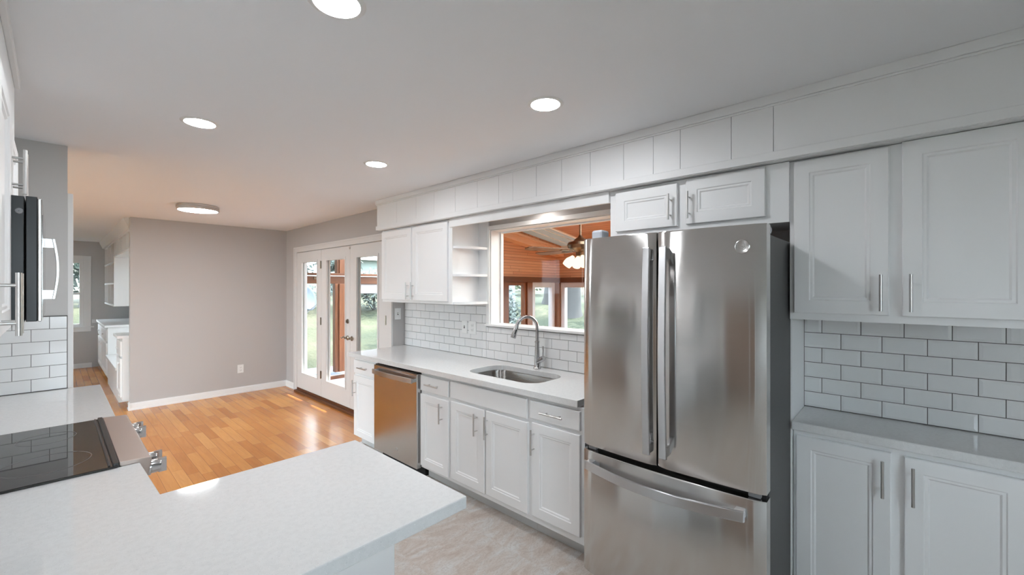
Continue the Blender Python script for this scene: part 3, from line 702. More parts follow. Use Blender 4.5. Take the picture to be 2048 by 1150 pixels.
# sloped control panel with a flat steel top
cp = MB().prism([(0.157, 2.037, 0.918), (0.157, 2.037, 0.931), (0.240, 2.037, 0.926), (0.246, 2.037, 0.917), (0.222, 2.037, 0.79), (0.172, 2.037, 0.79), (0.172, 2.037, 0.905)], (0, 0.758, 0)).build('control_panel', 'rangesteel', r, 0.002)
for y in (2.10, 2.20, 2.64, 2.735):
    k = MB(); k.lathe([(0.001, 0.0), (0.030, 0.0), (0.030, 0.010), (0.025, 0.012), (0.024, 0.036), (0.022, 0.041), (0.001, 0.041)], (0.238, y, 0.868), 'X', 24)
    k.box(0.272, 0.296, y-0.0075, y+0.0075, 0.842, 0.893)
    k.build('knob', 'chrome', r, smooth=True)

mw = thing('microwave', (-0.2, 2.415, 1.44), 'black and stainless over-range microwave hung under the cabinet', 'microwave')
MB().box(-0.435, -0.064, 2.042, 2.788, 1.438, 1.838).build('body', 'black', mw, 0.002)
MB().box(-0.061, -0.036, 2.044, 2.786, 1.440, 1.840).build('door', 'black', mw, 0.002)
MB().box(-0.0358, -0.026, 2.043, 2.787, 1.439, 1.836).build('front_panel', 'steel', mw, 0.003)
MB().box(-0.0262, -0.0252, 2.10, 2.50, 1.49, 1.79).build('window', 'cook', mw)
hb = MB(); bm = hb.bm; prev = None
for k in range(17):
    tt = k/16; z = 1.50+0.25*tt; bow = 0.012*math.sin(math.pi*tt); x = -0.006+bow
    rr = [bm.verts.new(q) for q in ((x, 2.565, z), (x+0.010, 2.565, z), (x+0.010, 2.595, z), (x, 2.595, z))]
    if prev:
        for q in range(4): bm.faces.new([prev[q], prev[(q+1) % 4], rr[(q+1) % 4], rr[q]])
    else: bm.faces.new(rr)
    prev = rr
bm.faces.new(prev); hb.box(-0.027, 0.002, 2.568, 2.592, 1.50, 1.54).box(-0.027, 0.002, 2.568, 2.592, 1.71, 1.75)
hb.build('handle', 'nickel', mw, 0.002)
MB().lathe([(0.001, -0.003), (0.008, -0.003), (0.010, 0.0)], (-0.075, 2.042, 1.79), 'Y', 12).build('vent_screw', 'hinge', mw)

u = thing('wall_cabinet', (-0.25, 2.415, 1.84), 'short white cabinet above the microwave', 'cabinet')
MB().box(-0.435, -0.124, 2.04, 2.79, 1.842, 2.135).build('carcass', 'white', u)
add_door(u, 2.05, 2.408, 1.855, 2.122, -0.104, 1, 2.38, (1.894, 2.056), fw=0.045); add_door(u, 2.422, 2.78, 1.855, 2.122, -0.104, 1, 2.452, (1.894, 2.056), fw=0.045)
u = thing('wall_cabinet', (-0.25, 1.62, 1.40), 'white wall cabinet at the left picture edge beside the microwave', 'cabinet')
MB().box(-0.435, -0.110, 1.20, 2.036, 1.40, 2.135).build('carcass', 'white', u)
add_door(u, 1.21, 1.608, 1.425, 2.122, -0.090, 1, 1.575, (1.432, 1.585)); add_door(u, 1.622, 2.028, 1.425, 2.122, -0.090, 1, 1.655, (1.432, 1.585))

# ------------------------------------------------------------------ lamps
for x, y, lab in ((0.535, 2.79, 'lit recessed ceiling light over the range aisle, far left of the four'), (1.578, 2.79, 'lit recessed ceiling light nearest the end of the boarded soffit'),
                  (1.62, 1.275, 'lit recessed ceiling light in front of the refrigerator cabinets'), (0.60, 1.30, 'lit recessed ceiling light cut by the top edge of the picture')):
    l = thing('recessed_light', (x, y, H), lab, 'ceiling light', 'round recessed kitchen ceiling lights')
    MB().lathe([(0.069, -0.001), (0.070, -0.005), (0.083, -0.004), (0.088, 0.0)], (x, y, H), 'Z', 40).build('trim_ring', 'plate', l, smooth=True)
    MB().lathe([(0.0, -0.003), (0.0695, -0.003)], (x, y, H), 'Z', 40).build('lens', 'led', l)
l = thing('flush_mount_light', (1.07, 5.665, H), 'round flush-mount ceiling light with nickel rim in the dining area', 'ceiling light')
MB().lathe([(0.185, 0.0), (0.192, -0.004), (0.192, -0.022), (0.186, -0.024), (0.186, -0.030), (0.192, -0.032), (0.192, -0.050), (0.184, -0.054), (0.178, -0.050)], (1.07, 5.665, H), 'Z', 56).build('rim', 'nickel', l, smooth=True)
MB().lathe([(0.0, -0.058), (0.10, -0.057), (0.178, -0.052)], (1.07, 5.665, H), 'Z', 56).build('diffuser', 'flush', l, smooth=True)
l = thing('puck_light', (2.50, 2.06, 2.18), 'small round light hidden above the sink behind the valance', 'light')
MB().lathe([(0.036, 0.0), (0.040, -0.010), (0.032, -0.012)], (2.50, 2.06, 2.18), 'Z', 24).build('rim', 'nickel', l)
MB().lathe([(0.0, -0.008), (0.032, -0.008)], (2.50, 2.06, 2.18), 'Z', 24).build('lens', 'puck', l)

# ------------------------------------------------------------------ switches and outlets
def plate(name, label, axis, plane, s, c0, z0, w_, h_, kind, cat, group=None):
    B = lambda t0, t1, a0, a1, b0, b1: ((plane+s*t0, plane+s*t1, a0, a1, b0, b1) if axis == 'x' else (a0, a1, plane+s*t0, plane+s*t1, b0, b1))
    root = thing(name, (plane, c0, z0) if axis == 'x' else (c0, plane, z0), label, cat, group)
    MB().box(*B(0, 0.006, c0-w_/2, c0+w_/2, z0-h_/2, z0+h_/2)).build('cover_plate', 'plate', root, 0.002)
    if kind == 'switch':
        MB().box(*B(0.006, 0.008, c0-0.006, c0+0.006, z0-0.013, z0+0.013)).build('slot', 'slot', root)
        MB().box(*B(0.006, 0.018, c0-0.004, c0+0.004, z0-0.001, z0+0.010)).build('toggle', 'plate', root)
    else:
        for dz in (-0.021, 0.021):
            q = MB().box(*B(0.006, 0.0085, c0-0.017, c0+0.017, z0+dz-0.014, z0+dz+0.014)).build('receptacle', 'plate', root, 0.002)
            MB().box(*B(0.0085, 0.009, c0-0.009, c0-0.0065, z0+dz-0.004, z0+dz+0.006)).box(*B(0.0085, 0.009, c0+0.0065, c0+0.009, z0+dz-0.004, z0+dz+0.006)).box(*B(0.0085, 0.009, c0-0.002, c0+0.002, z0+dz-0.010, z0+dz-0.006)).build('slots', 'slot', q)
plate('light_switch', 'white toggle switch on the grey wall beside the glazed doors', 'y', 4.05, -1, 2.545, 1.262, 0.075, 0.122, 'switch', 'switch')
plate('light_switch', 'white toggle switch plate on the sink tiles, left of the tile outlet', 'x', XK-0.010, -1, 3.035, 1.178, 0.075, 0.12, 'switch', 'switch')
plate('outlet', 'white outlet plate on the sink backsplash tiles next to the window casing', 'x', XK-0.010, -1, 2.925, 1.178, 0.10, 0.122, 'outlet', 'outlet')
plate('outlet', 'white outlet low on the far grey dining wall', 'y', 7.15, -1, 1.86, 0.355, 0.078, 0.122, 'outlet', 'outlet')

# ------------------------------------------------------------------ the room beyond the passage
def window_unit(name, axis, plane, a0, a1, z0, z1, fm, fw, label, dep=0.06, rail=None, pane='glass', extra=None):
    B = lambda t0, t1, p0, p1, q0, q1: ((plane+t0, plane+t1, p0, p1, q0, q1) if axis == 'x' else (p0, p1, plane+t0, plane+t1, q0, q1))
    root = setting(name, (plane, (a0+a1)/2, z0) if axis == 'x' else ((a0+a1)/2, plane, z0), label, 'window')
    m_ = MB().box(*B(0, dep, a0, a0+fw, z0, z1)).box(*B(0, dep, a1-fw, a1, z0, z1)).box(*B(0, dep, a0+fw, a1-fw, z0, z0+fw)).box(*B(0, dep, a0+fw, a1-fw, z1-fw, z1))
    if rail: m_.box(*B(0.005, dep-0.005, a0+fw, a1-fw, rail-0.018, rail+0.018))
    if extra: extra(m_)
    m_.build('frame', fm, root, 0.003)
    MB().box(*B(dep*0.45, dep*0.45+0.006, a0+fw, a1-fw, z0+fw, z1-fw)).build('pane', pane, root)
    return root
def cas(m_):
    m_.box(-0.60, -0.50, 11.578, 11.6, 0.78, 2.16).box(0.385, 0.49, 11.578, 11.6, 0.78, 2.16).box(-0.50, 0.385, 11.578, 11.6, 2.07, 2.16).box(-0.64, 0.53, 11.55, 11.6, 0.775, 0.80).box(-0.60, 0.49, 11.585, 11.6, 0.70, 0.775)
    m_.box(0.33, 0.345, 11.60, 11.63, 0.85, 2.03)
window_unit('window_2', 'y', 11.605, -0.50, 0.385, 0.80, 2.07, 'trim', 0.05, 'white double-hung window at the end of the far room', rail=1.43, extra=cas)
window_unit('window_3', 'x', 1.19, 7.84, 9.38, 0.56, 2.01, 'trim', 0.05, 'window over the white window seat in the far room', rail=1.43)

window_unit('window_13', 'x', -2.37, 4.22, 6.38, 0.11, 2.24, 'trim', 0.06, 'added unseen wide window left of the dining area, for more daylight')  # added out of view to let extra daylight into dining area and kitchen
window_unit('window_14', 'y', -1.79, -0.18, 0.83, 0.91, 2.09, 'trim', 0.06, 'added unseen window behind the viewer, daylight for the kitchen')  # invented opening behind the camera, fills this end of the kitchen with daylight

XBI = 0.57
def knob_door(root, y0, y1, z0, z1, xf, ky, kz, nm='door'):
    d_ = panel_front(MB(), y0, y1, z0, z1, xf, -1, fw=0.05, flat=(nm == 'drawer')).build(nm, 'trim', root)
    MB().lathe([(0.001, -0.026), (0.014, -0.024), (0.016, -0.016), (0.007, -0.008), (0.007, 0.0)], (xf, ky, kz), 'X', 14).build('knob', 'trim', d_, smooth=True)
bi = thing('base_cabinet', (0.87, 10.45, 0), 'white built-in base cabinet beside the far window', 'cabinet')
MB().box(XBI+0.02, 1.175, 9.45, 11.37, 0.08, 0.90).build('carcass', 'trim', bi); MB().box(XBI+0.08, 1.175, 9.46, 11.36, 0, 0.08).build('toe_kick', 'kick', bi)
MB().box(XBI-0.02, 1.175, 9.42, 11.37, 0.90, 0.935).build('top', 'trim', bi, 0.004)
knob_door(bi, 9.50, 10.40, 0.67, 0.86, XBI, 9.95, 0.765, 'drawer'); knob_door(bi, 10.43, 11.32, 0.67, 0.86, XBI, 10.9, 0.765, 'drawer')
knob_door(bi, 9.50, 10.40, 0.12, 0.64, XBI, 10.3, 0.58); knob_door(bi, 10.43, 11.32, 0.12, 0.64, XBI, 10.55, 0.58)
se = thing('window_seat', (0.87, 8.6, 0), 'low white window seat between the far built-in cabinets', 'bench')
MB().box(XBI+0.02, 1.175, 7.80, 9.44, 0, 0.43).build('base', 'trim', se); MB().box(XBI-0.01, 1.175, 7.79, 9.445, 0.43, 0.46).build('seat', 'trim', se, 0.004)
bi = thing('base_cabinet', (0.87, 7.53, 0), 'white built-in base cabinet half hidden by the dining wall', 'cabinet')
MB().box(XBI+0.02, 1.175, 7.29, 7.785, 0.11, 0.90).build('carcass', 'trim', bi)
MB().box(XBI+0.02, 1.175, 7.75, 7.785, 0, 0.11).build('foot', 'trim', bi)
MB().box(XBI-0.03, 1.175, 7.28, 7.80, 0.90, 0.935).build('top', 'trim', bi, 0.004)
knob_door(bi, 7.31, 7.765, 0.67, 0.86, XBI, 7.54, 0.765, 'drawer'); knob_door(bi, 7.31, 7.765, 0.15, 0.64, XBI, 7.40, 0.58)
bk = thing('bookcase', (0.95, 10.4, 1.25), 'white built-in upper bookcase with open cubbies in the far room', 'bookcase')
XC = 0.66
mb = MB().box(1.165, 1.178, 9.45, 11.3, 1.24, 2.30)
for y in (9.45, 10.05, 10.66, 11.28): mb.box(XC+0.004, 1.165, y, y+0.022, 1.24, 2.30)
mb.build('carcass', 'trim', bk)
for z in (1.24, 1.60, 1.95, 2.28): MB().box(XC, 1.165, 9.472, 11.28, z, z+0.025).build('shelf', 'trim', bk)
br = thing('bridge_cabinet', (0.95, 8.4, 2.05), 'white row of small cubbies bridging above the window seat', 'cabinet')
mb = MB().box(1.165, 1.178, 7.28, 9.449, 2.04, 2.30).box(XC, 1.165, 7.28, 9.449, 2.04, 2.06).box(XC, 1.165, 7.28, 9.449, 2.28, 2.305)
for y in (7.28, 7.72, 8.15, 8.58, 9.01): mb.box(XC, 1.165, y, y+0.02, 2.06, 2.28)
mb.build('cubbies', 'trim', br)
struct('trim_7', MB().prism([(XC-0.06, 7.28, H), (XC-0.05, 7.28, 2.40), (XC-0.01, 7.28, 2.31), (XC+0.02, 7.28, 2.305), (XC+0.02, 7.28, H)], (0, 4.3, 0)), 'trim', 'white crown moulding above the far built-ins', 'trim')

# ------------------------------------------------------------------ sunroom beyond the sink opening
ROOF = lambda x: 3.083-0.145*x
YW, XO, FZ = 4.5, 6.02, -0.35
struct('floor_sunroom', MB().box(2.76, XO+0.1, -0.7, YW+0.1, FZ-0.1, FZ), 'floorwood', 'wood floor of the sunroom', 'floor')
g = MB()                                                     # gable wall: boards above the windows, sill wall below, corner pieces
g.prism([(2.76, YW, 1.72), (XO, YW, 1.72), (XO, YW, ROOF(XO)), (2.76, YW, ROOF(2.76))], (0, 0.1, 0))
g.box(2.76, XO, YW, YW+0.1, FZ, 0.28)
struct('wall_sunroom_gable', g, 'wallwood', 'pine-boarded gable wall of the sunroom', 'wall')
g = MB().box(XO, XO+0.1, -0.6, YW+0.1, 1.72, ROOF(XO)).box(XO, XO+0.1, -0.6, YW+0.1, FZ, 0.28)
struct('wall_sunroom_outer', g, 'wallwood2', 'pine-boarded garden wall of the sunroom', 'wall')
struct('wall_sunroom_near', MB().prism([(2.76, -0.7, FZ), (XO+0.1, -0.7, FZ), (XO+0.1, -0.7, ROOF(XO+0.1)), (2.76, -0.7, ROOF(2.76))], (0, 0.1, 0)), 'wallwood', 'pine-boarded near wall of the sunroom', 'wall')
struct('wall_sunroom_house', MB().box(2.762, 2.785, 2.76, YW, FZ, ROOF(2.76)).box(2.762, 2.785, -0.6, 1.36, FZ, ROOF(2.76)).box(2.762, 2.785, 1.36, 2.76, FZ, 1.19).box(2.762, 2.785, 1.36, 2.76, 2.10, ROOF(2.76)), 'wallwood2', 'pine-boarded house side of the sunroom', 'wall')
# header, sill and posts
struct('trim_8', MB().box(2.78, XO, YW-0.03, YW+0.02, 1.635, 1.72).box(XO-0.03, XO+0.02, -0.6, YW-0.03, 1.635, 1.72), 'beam', 'cedar header board over the sunroom windows', 'trim')
struct('trim_9', MB().box(2.78, XO, YW-0.05, YW+0.02, 0.25, 0.29).box(XO-0.05, XO+0.02, -0.6, YW-0.05, 0.25, 0.29), 'beam', 'cedar stool board under the sunroom windows', 'trim')
pm = MB()
for a, b_ in ((2.78, 2.95), (3.70, 3.82), (4.55, 4.76), (5.225, 5.355)): pm.box(a, b_, YW-0.02, YW+0.1, 0.29, 1.635)
pm.box(5.985, XO+0.08, 4.40, YW+0.1, 0.29, 1.635)
for y in (3.48, 2.58, 1.68, 0.78, -0.12): pm.box(XO-0.02, XO+0.1, y-0.05, y+0.05, 0.29, 1.635)
struct('trim_10', pm, 'post', 'cedar posts between the sunroom windows', 'trim', 0.004)
window_unit('window_4', 'y', YW+0.01, 4.76, 5.225, 0.29, 1.635, 'post', 0.055, 'wood-framed sunroom window, first right of the sink opening casing', dep=0.07)
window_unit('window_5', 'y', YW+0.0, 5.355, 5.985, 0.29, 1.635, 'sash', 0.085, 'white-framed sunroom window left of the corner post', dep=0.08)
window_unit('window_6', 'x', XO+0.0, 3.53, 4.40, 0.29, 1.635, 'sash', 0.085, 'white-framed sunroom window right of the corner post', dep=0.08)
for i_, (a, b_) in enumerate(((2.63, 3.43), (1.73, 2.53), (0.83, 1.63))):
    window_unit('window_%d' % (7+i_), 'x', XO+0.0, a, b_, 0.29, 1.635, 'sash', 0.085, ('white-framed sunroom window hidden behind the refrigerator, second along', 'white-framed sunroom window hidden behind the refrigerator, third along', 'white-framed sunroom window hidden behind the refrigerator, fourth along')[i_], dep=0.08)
for i_, (a, b_) in enumerate(((2.95, 3.70), (3.82, 4.55))):
    window_unit('window_%d' % (10+i_), 'y', YW+0.01, a, b_, 0.29, 1.635, 'post', 0.055, ('wood-framed sunroom gable window next to the house', 'wood-framed sunroom gable window, second from the house')[i_], dep=0.07)
# sloped ceiling with a milky skylight strip
def slope(mb, x0, x1, y0, y1, t=0.10, dz=0.0):
    mb.prism([(x0, y0, ROOF(x0)+dz), (x1, y0, ROOF(x1)+dz), (x1, y0, ROOF(x1)+t+dz), (x0, y0, ROOF(x0)+t+dz)], (0, y1-y0, 0)); return mb
SY0, SY1, SX0, SX1 = 3.64, 4.30, 3.3, 5.93
cl = MB(); slope(cl, 2.70, XO+0.35, -0.9, -0.4); slope(cl, 2.70, XO+0.35, 2.3, SY0); slope(cl, 2.70, SX0, -0.4, 2.3); slope(cl, SX1-0.2, XO+0.35, -0.4, 2.3); slope(cl, 2.70, XO+0.35, SY1, YW+0.3); slope(cl, 2.70, SX0, SY0, SY1); slope(cl, SX1, XO+0.35, SY0, SY1)
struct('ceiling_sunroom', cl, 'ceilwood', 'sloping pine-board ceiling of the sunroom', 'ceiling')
sk = setting('window_12', (4.6, 3.97, 2.5), 'long milky skylight strip in the sunroom ceiling', 'skylight')
slope(MB(), SX0, SX1, SY0, SY1, 0.012, 0.03).build('pane', 'milky', sk)
m_ = MB()
slope(m_, SX0, SX1, SY0-0.02, SY0+0.02, 0.05, -0.012); slope(m_, SX1-0.03, SX1+0.02, SY0, SY1, 0.05, -0.014)
for y in (3.86, 4.08): slope(m_, SX0, SX1, y-0.004, y+0.004, 0.012, 0.018)
m_.build('frame', 'trim', sk)
sk = setting('window_15', (4.4, 0.95, 2.5), 'added unseen opal skylight brightening the sunroom', 'skylight')  # unseen roof panel put in to brighten the sunroom boards
slope(MB(), SX0, SX1-0.2, -0.4, 2.3, 0.008, 0.04).build('pane', 'opal', sk)
struct('trim_11', slope(slope(MB(), 2.79, XO, 4.33, 4.497, 0.11, -0.125), 2.79, XO, SY1-0.01, SY1+0.03, 0.03, -0.035), 'rafter', 'pale pine rafter along the top of the gable wall', 'trim')
# ceiling fan
fan = thing('ceiling_fan', (3.86, 2.56, 1.98), 'bronze ceiling fan with lit glass shades in the sunroom', 'ceiling fan')
FX, FYY = 3.86, 2.56
MB().tube([(FX, FYY, 2.08), (FX, FYY, ROOF(FX)-0.02)], 0.012, 10).build('downrod', 'bronze', fan, smooth=True)
MB().lathe([(0.001, 0.05), (0.05, 0.045), (0.055, 0.0), (0.001, 0.0)], (FX, FYY, ROOF(FX)-0.05), 'Z', 20).build('canopy', 'bronze', fan, smooth=True)
MB().lathe([(0.012, 0.16), (0.03, 0.13), (0.055, 0.115), (0.075, 0.09), (0.13, 0.075), (0.145, 0.045), (0.13, 0.01), (0.08, -0.015), (0.05, -0.03), (0.045, -0.07), (0.001, -0.075)], (FX, FYY, 1.96), 'Z', 32).build('motor', 'bronze', fan, smooth=True)
for k in range(5):
    a = math.radians(12+72*k); ca, sa = math.cos(a), math.sin(a)
    bl = MB(); tilt = 0.012
    P = lambda rr, ww, dz: (FX+ca*rr-sa*ww, FYY+sa*rr+ca*ww, 1.945+dz+ww*0.17)
    loop = [(0.16, -0.045), (0.55, -0.065), (0.64, -0.05), (0.66, 0.0), (0.64, 0.05), (0.55, 0.065), (0.16, 0.045)]
    bl.prism([P(r_, w_, 0.0) for r_, w_ in loop], (0, 0, 0.008))
    o_ = bl.build('blade', 'blade', fan)
    MB().prism([P(0.10, -0.014, -0.006), P(0.24, -0.03, -0.006), P(0.24, 0.03, -0.006), P(0.10, 0.014, -0.006)], (0, 0, 0.005)).build('bracket', 'bronze', o_)
for k in range(4):
    a = math.radians(50+90*k); ca, sa = math.cos(a), math.sin(a); prev = None
    ax = Vector((ca*0.62, sa*0.62, -0.78)).normalized(); st = Vector((FX+ca*0.075, FYY+sa*0.075, 1.885))
    MB().tube([st, st+ax*0.035, st+ax*0.06, st+ax*0.10, st+ax*0.13], [0.018, 0.034, 0.048, 0.052, 0.046], 18).build('glass_shade', 'bulb', fan, smooth=True)
MB().tube([(FX+0.01, FYY-0.02, 1.90), (FX+0.01, FYY-0.02, 1.45)], 0.0018, 6).build('pull_chain', 'nickel', fan)

# ------------------------------------------------------------------ porch wall seen through the glazed doors
YP = 7.32
pw = thing('porch_window_wall', (3.6, YP, 0), 'cedar-framed glass porch wall outside the glazed doors', 'window wall')
f_ = MB().box(2.62, 5.0, YP, YP+0.10, 1.615, 1.745).box(2.62, 5.0, YP-0.02, YP+0.09, 1.760, 1.800).box(2.62, 5.0, YP, YP+0.10, 2.30, 2.44).box(2.62, 5.0, YP, YP+0.10, -0.1, 0.0)
f_.build('beam', 'beam', pw, 0.003)
MB().box(3.345, 3.41, YP-0.01, YP+0.09, 0.06, 1.615).box(3.41, 3.445, YP-0.03, YP+0.10, 0.06, 1.615).box(3.445, 3.53, YP-0.015, YP+0.10, 0.06, 1.615).build('post', 'post', pw, 0.004)
MB().box(3.42, 3.53, YP-0.015, YP+0.10, 1.80, 2.30).box(3.385, 3.42, YP, YP+0.10, 1.80, 2.30).build('post', 'post', pw, 0.004)
MB().box(2.62, 2.66, YP, YP+0.10, 0.06, 2.30).build('post', 'post', pw); MB().box(4.86, 5.0, YP, YP+0.10, 0.06, 2.30).build('post', 'post', pw)
MB().box(2.66, 4.86, YP-0.024, YP-0.016, 1.747, 1.757).build('flashing', 'trim', pw)
MB().box(3.53, 4.86, YP+0.03, YP+0.05, 1.44, 1.615).build('roller_shade', 'fabric', pw)
for x0, x1, z0, z1 in ((2.66, 3.345, 0.06, 1.615), (3.53, 4.86, 0.06, 1.615), (2.66, 3.385, 1.80, 2.30), (3.53, 4.86, 1.80, 2.30)):
    MB().box(x0, x1, YP+0.055, YP+0.06, z0, z1).build('pane', 'glass', pw)
MB().box(2.98, 3.03, YP-0.022, YP-0.002, 1.69, 1.73).tube([(3.0, YP-0.03, 1.72), (3.10, YP-0.045, 1.728), (3.16, YP-0.045, 1.722)], 0.006, 8).build('crank', 'antique', pw)
struct('sun_cut_eave', MB().box(2.62, 3.57, 4.55, 7.6, 2.46, 2.58), 'exterior', 'unseen roof overhang shaped to cut the sun at the glazed doors', 'roof')  # out of view; its reach is set to shrink the sun patches indoors
struct('patio', MB().box(2.62, 5.6, 4.6, 9.4, -0.30, -0.06), 'slate', 'pale slate patio outside the glazed doors', 'patio')
tag(MB().box(3.02, 3.62, 7.5, 8.0, -0.06, -0.045).build('door_mat', 'mat', None), 'dark mat lying on the patio beyond the doors', 'mat')

# ------------------------------------------------------------------ garden
def ground(x, y):
    r_ = math.hypot(x, y); k = min(1.0, max(0.0, (r_-9.0)/5.8))
    return -0.12+1.15*k+0.03*max(0.0, r_-14.8)
gm = MB(); bm = gm.bm; G = {}
xs = [-14+1.2*i for i in range(54)]; ys = [-12+1.2*i for i in range(52)]
for i, x in enumerate(xs):
    for j, y in enumerate(ys):
        inside = (-2.6 < x < 6.4 and -2.2 < y < 4.9) or (-4.0 < x < 2.0 and y < 13.1 and y > -2.2) or (-4.0 < x < 4.2 and -2.2 < y < 7.6)
        G[i, j] = bm.verts.new((x, y, (ground(x, y) if not inside else -0.5)-0.02+0.05*math.sin(x*1.3)*math.cos(y*0.9)))
for i in range(len(xs)-1):
    for j in range(len(ys)-1): bm.faces.new([G[i, j], G[i+1, j], G[i+1, j+1], G[i, j+1]])
lawn = gm.build('lawn', 'grass', None, smooth=False); tag(lawn, 'sunlit grassy lawn rising behind the house', 'lawn', None, 'structure')

def leaves(mb, c, rad, n, size):
    bm = mb.bm; c = Vector(c)
    for _ in range(n):
        while True:
            p = Vector((random.uniform(-1, 1), random.uniform(-1, 1), random.uniform(-1, 1)))
            if 0.25 < p.length < 1: break
        p = Vector((p.x*rad[0], p.y*rad[1], p.z*rad[2]))+c
        a = Vector((random.gauss(0, 1), random.gauss(0, 1), random.gauss(0, 1))).normalized(); b_ = a.orthogonal().normalized(); s = size*random.uniform(0.6, 1.4)
        v = [bm.verts.new(q) for q in (p-a*s, p+b_*s*0.45, p+a*s, p-b_*s*0.45)]
        bm.faces.new(v)
def bush(x, y, rad, n, m, label, size=0.11, name='bush', stem=True):
    z = ground(x, y)
    o = thing(name, (x, y, z), label, 'bush', None)
    mb = MB()
    for k in range(7):
        a = random.uniform(0, 6.28); q = random.uniform(0, 0.55)
        leaves(mb, (x+math.cos(a)*rad[0]*q, y+math.sin(a)*rad[1]*q, z+rad[2]*random.uniform(0.55, 1.25)), (rad[0]*0.62, rad[1]*0.62, rad[2]*0.62), n//7, size)
    mb.build('foliage', m, o)
    st = MB()
    for k in range(4):
        a = random.uniform(0, 6.28); st.tube([(x, y, z-0.1), (x+math.cos(a)*rad[0]*0.3, y+math.sin(a)*rad[1]*0.3, z+rad[2])], [0.05, 0.02], 6)
    st.build('stems', 'bark', o)
def tree(x, y, r0, h, m, label, bark='bark', crown=(2.2, 2.2, 1.5), n=2600, flare=1.5):
    z = ground(x, y); o = thing('tree', (x, y, z), label, 'tree')
    prof = [(0, flare), (0.25, 1.15), (0.8, 1.0), (h*0.6, 0.85), (h, 0.6)]
    MB().tube([(x+0.05*math.sin(q), y, z-0.1+q) for q, _ in prof], [r0*k for _, k in prof], 14).build('trunk', bark, o, smooth=True)
    lb_ = MB()
    for k in range(7):
        a = k*0.9+random.uniform(0, .4); L = crown[0]*0.8
        lb_.tube([(x, y, z+h*0.8), (x+math.cos(a)*L*0.5, y+math.sin(a)*L*0.5, z+h+0.4), (x+math.cos(a)*L, y+math.sin(a)*L, z+h+0.8)], [r0*0.35, r0*0.2, r0*0.08], 7)
    lb_.build('branches', bark, o)
    mb = MB()
    for k in range(8):
        a = random.uniform(0, 6.28); q = random.uniform(0.2, 0.8)
        leaves(mb, (x+math.cos(a)*crown[0]*q, y+math.sin(a)*crown[1]*q, z+h+crown[2]*random.uniform(0.4, 1.2)), (crown[0]*0.6, crown[1]*0.6, crown[2]*0.6), n//8, 0.13)
    mb.build('crown', m, o)
dirp = lambda px, d: ((0.7347+0.6784*(px-1024)/846.0)*d, (0.6784-0.7347*(px-1024)/846.0)*d)
tree(11.97, 9.16, 0.25, 3.6, 'leaf', 'large grey trunk on the slope seen in the middle sunroom window')
tree(10.75, 7.42, 0.24, 3.8, 'leaf', 'largest grey trunk on the slope seen in the right sunroom window')
tree(8.2, 7.65, 0.12, 3.0, 'leafblue', 'slender pale-barked tree in the left sunroom window', bark='birch', crown=(1.2, 1.2, 0.9), n=900, flare=1.1)
bush(7.55, 7.25, (0.75, 0.8, 0.85), 1500, 'leafblue', 'silvery green bush close outside the left sunroom window', 0.06)
bush(15.5, 13.2, (2.6, 2.6, 1.7), 2600, 'leaf', 'broad hedge bush up the slope behind the big trunks')
bush(18.0, 9.2, (2.8, 2.8, 1.9), 2600, 'leafdark', 'dark bush up the slope right of the big trunks')
bush(17.5, 16.5, (2.6, 2.6, 2.0), 2400, 'leaf', 'green bush far up the slope between trunk and house')
bush(6.9, 12.3, (1.7, 1.2, 0.70), 2600, 'leafblue', 'grey-green shrub row on the lawn in the right door pane', 0.07)
bush(4.6, 13.2, (1.2, 1.0, 0.55), 1800, 'leafblue', 'low grey shrub in the middle door pane', 0.07)
bush(5.9, 19.5, (2.2, 1.6, 2.7), 4200, 'leafblue', 'tall blue-green bush above the transom in the left door pane', 0.12)
bush(8.55, 18.2, (0.8, 1.0, 2.2), 2200, 'leafblue', 'tall bush beside the neighbouring house', 0.12)
bush(3.4, 18.5, (2.6, 1.6, 2.6), 3600, 'leaf', 'bright green bush far behind the porch', 0.12)
bush(-0.6, 16.6, (2.0, 1.2, 1.15), 3000, 'leafdark', 'dark bush outside the window of the far room', 0.10)
tree(0.55, 15.6, 0.10, 2.2, 'leafdark', 'dark tree outside the window of the far room', crown=(1.8, 1.4, 1.2), n=2600)
bush(1.5, 18.6, (2.4, 1.6, 1.6), 2400, 'leafdark', 'second dark bush outside the far room', 0.11)
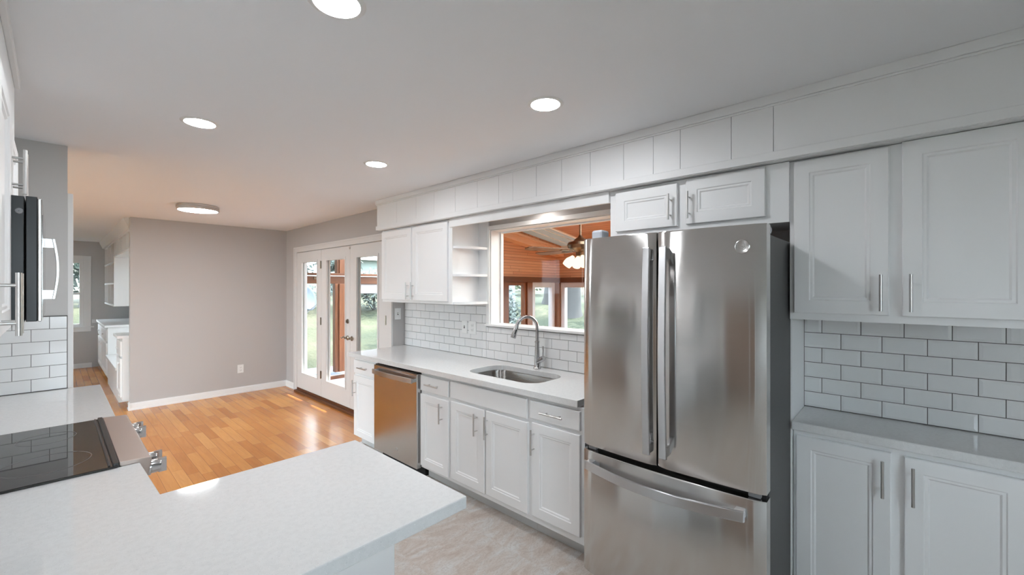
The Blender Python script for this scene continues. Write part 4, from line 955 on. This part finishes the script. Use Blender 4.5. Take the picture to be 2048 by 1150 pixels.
# neighbour house
hx, hy = 11.65, 18.6; hz = 0.55
nh = thing('house', (hx, hy, hz), 'pale green sided neighbouring house beyond the garden', 'house')
MB().box(hx-1.9, hx+5.0, hy, hy+4, hz, hz+2.35).build('walls', 'siding', nh)
MB().prism([(hx-2.3, hy-0.4, hz+2.27), (hx-2.3, hy+2.0, hz+4.0), (hx-2.3, hy+4.4, hz+2.27)], (7.7, 0, 0)).build('roof', 'shingle', nh)
MB().box(hx+1.0, hx+2.0, hy-0.03, hy, hz+1.0, hz+2.0).build('window', 'trim', nh)
# satellite dish
dx, dy = 3.40, 8.35
sdsh = thing('satellite_dish', (dx, dy, -0.06), 'pale blue satellite dish on a pole outside the left door pane', 'satellite dish')
dsh = MB(); rows = []
dn = Vector((0.55, -0.8, 0.25)).normalized(); da = dn.orthogonal().normalized(); db = dn.cross(da); dc = Vector((dx-0.16, dy, 1.34))
for q in range(7):
    rr = 0.25*q/6; rows.append([dsh.bm.verts.new(dc+dn*(0.9*rr*rr)+(da*math.cos(2*math.pi*k/28)+db*math.sin(2*math.pi*k/28))*rr) for k in range(28)] if q else [dsh.bm.verts.new(dc)])
for k in range(28): dsh.bm.faces.new([rows[0][0], rows[1][k], rows[1][(k+1) % 28]])
for a, b_ in zip(rows[1:], rows[2:]):
    for k in range(28): dsh.bm.faces.new([a[k], a[(k+1) % 28], b_[(k+1) % 28], b_[k]])
o_ = dsh.build('reflector', 'dish', sdsh, smooth=True); o_.modifiers.new('thick', 'SOLIDIFY').thickness = 0.01
MB().tube([(dx-0.16, dy+0.06, -0.06), (dx-0.16, dy+0.06, 1.2), tuple(dc-dn*0.02)], 0.022, 10).build('pole', 'nickel', sdsh)
MB().tube([tuple(dc-db*0.0+Vector((0, 0, -0.29))), tuple(dc+dn*0.38+Vector((0, 0, -0.12)))], 0.010, 8).box(dc.x+dn.x*0.38-0.03, dc.x+dn.x*0.38+0.03, dc.y+dn.y*0.38-0.03, dc.y+dn.y*0.38+0.03, dc.z-0.02, dc.z+0.06).build('feed_arm', 'nickel', sdsh)
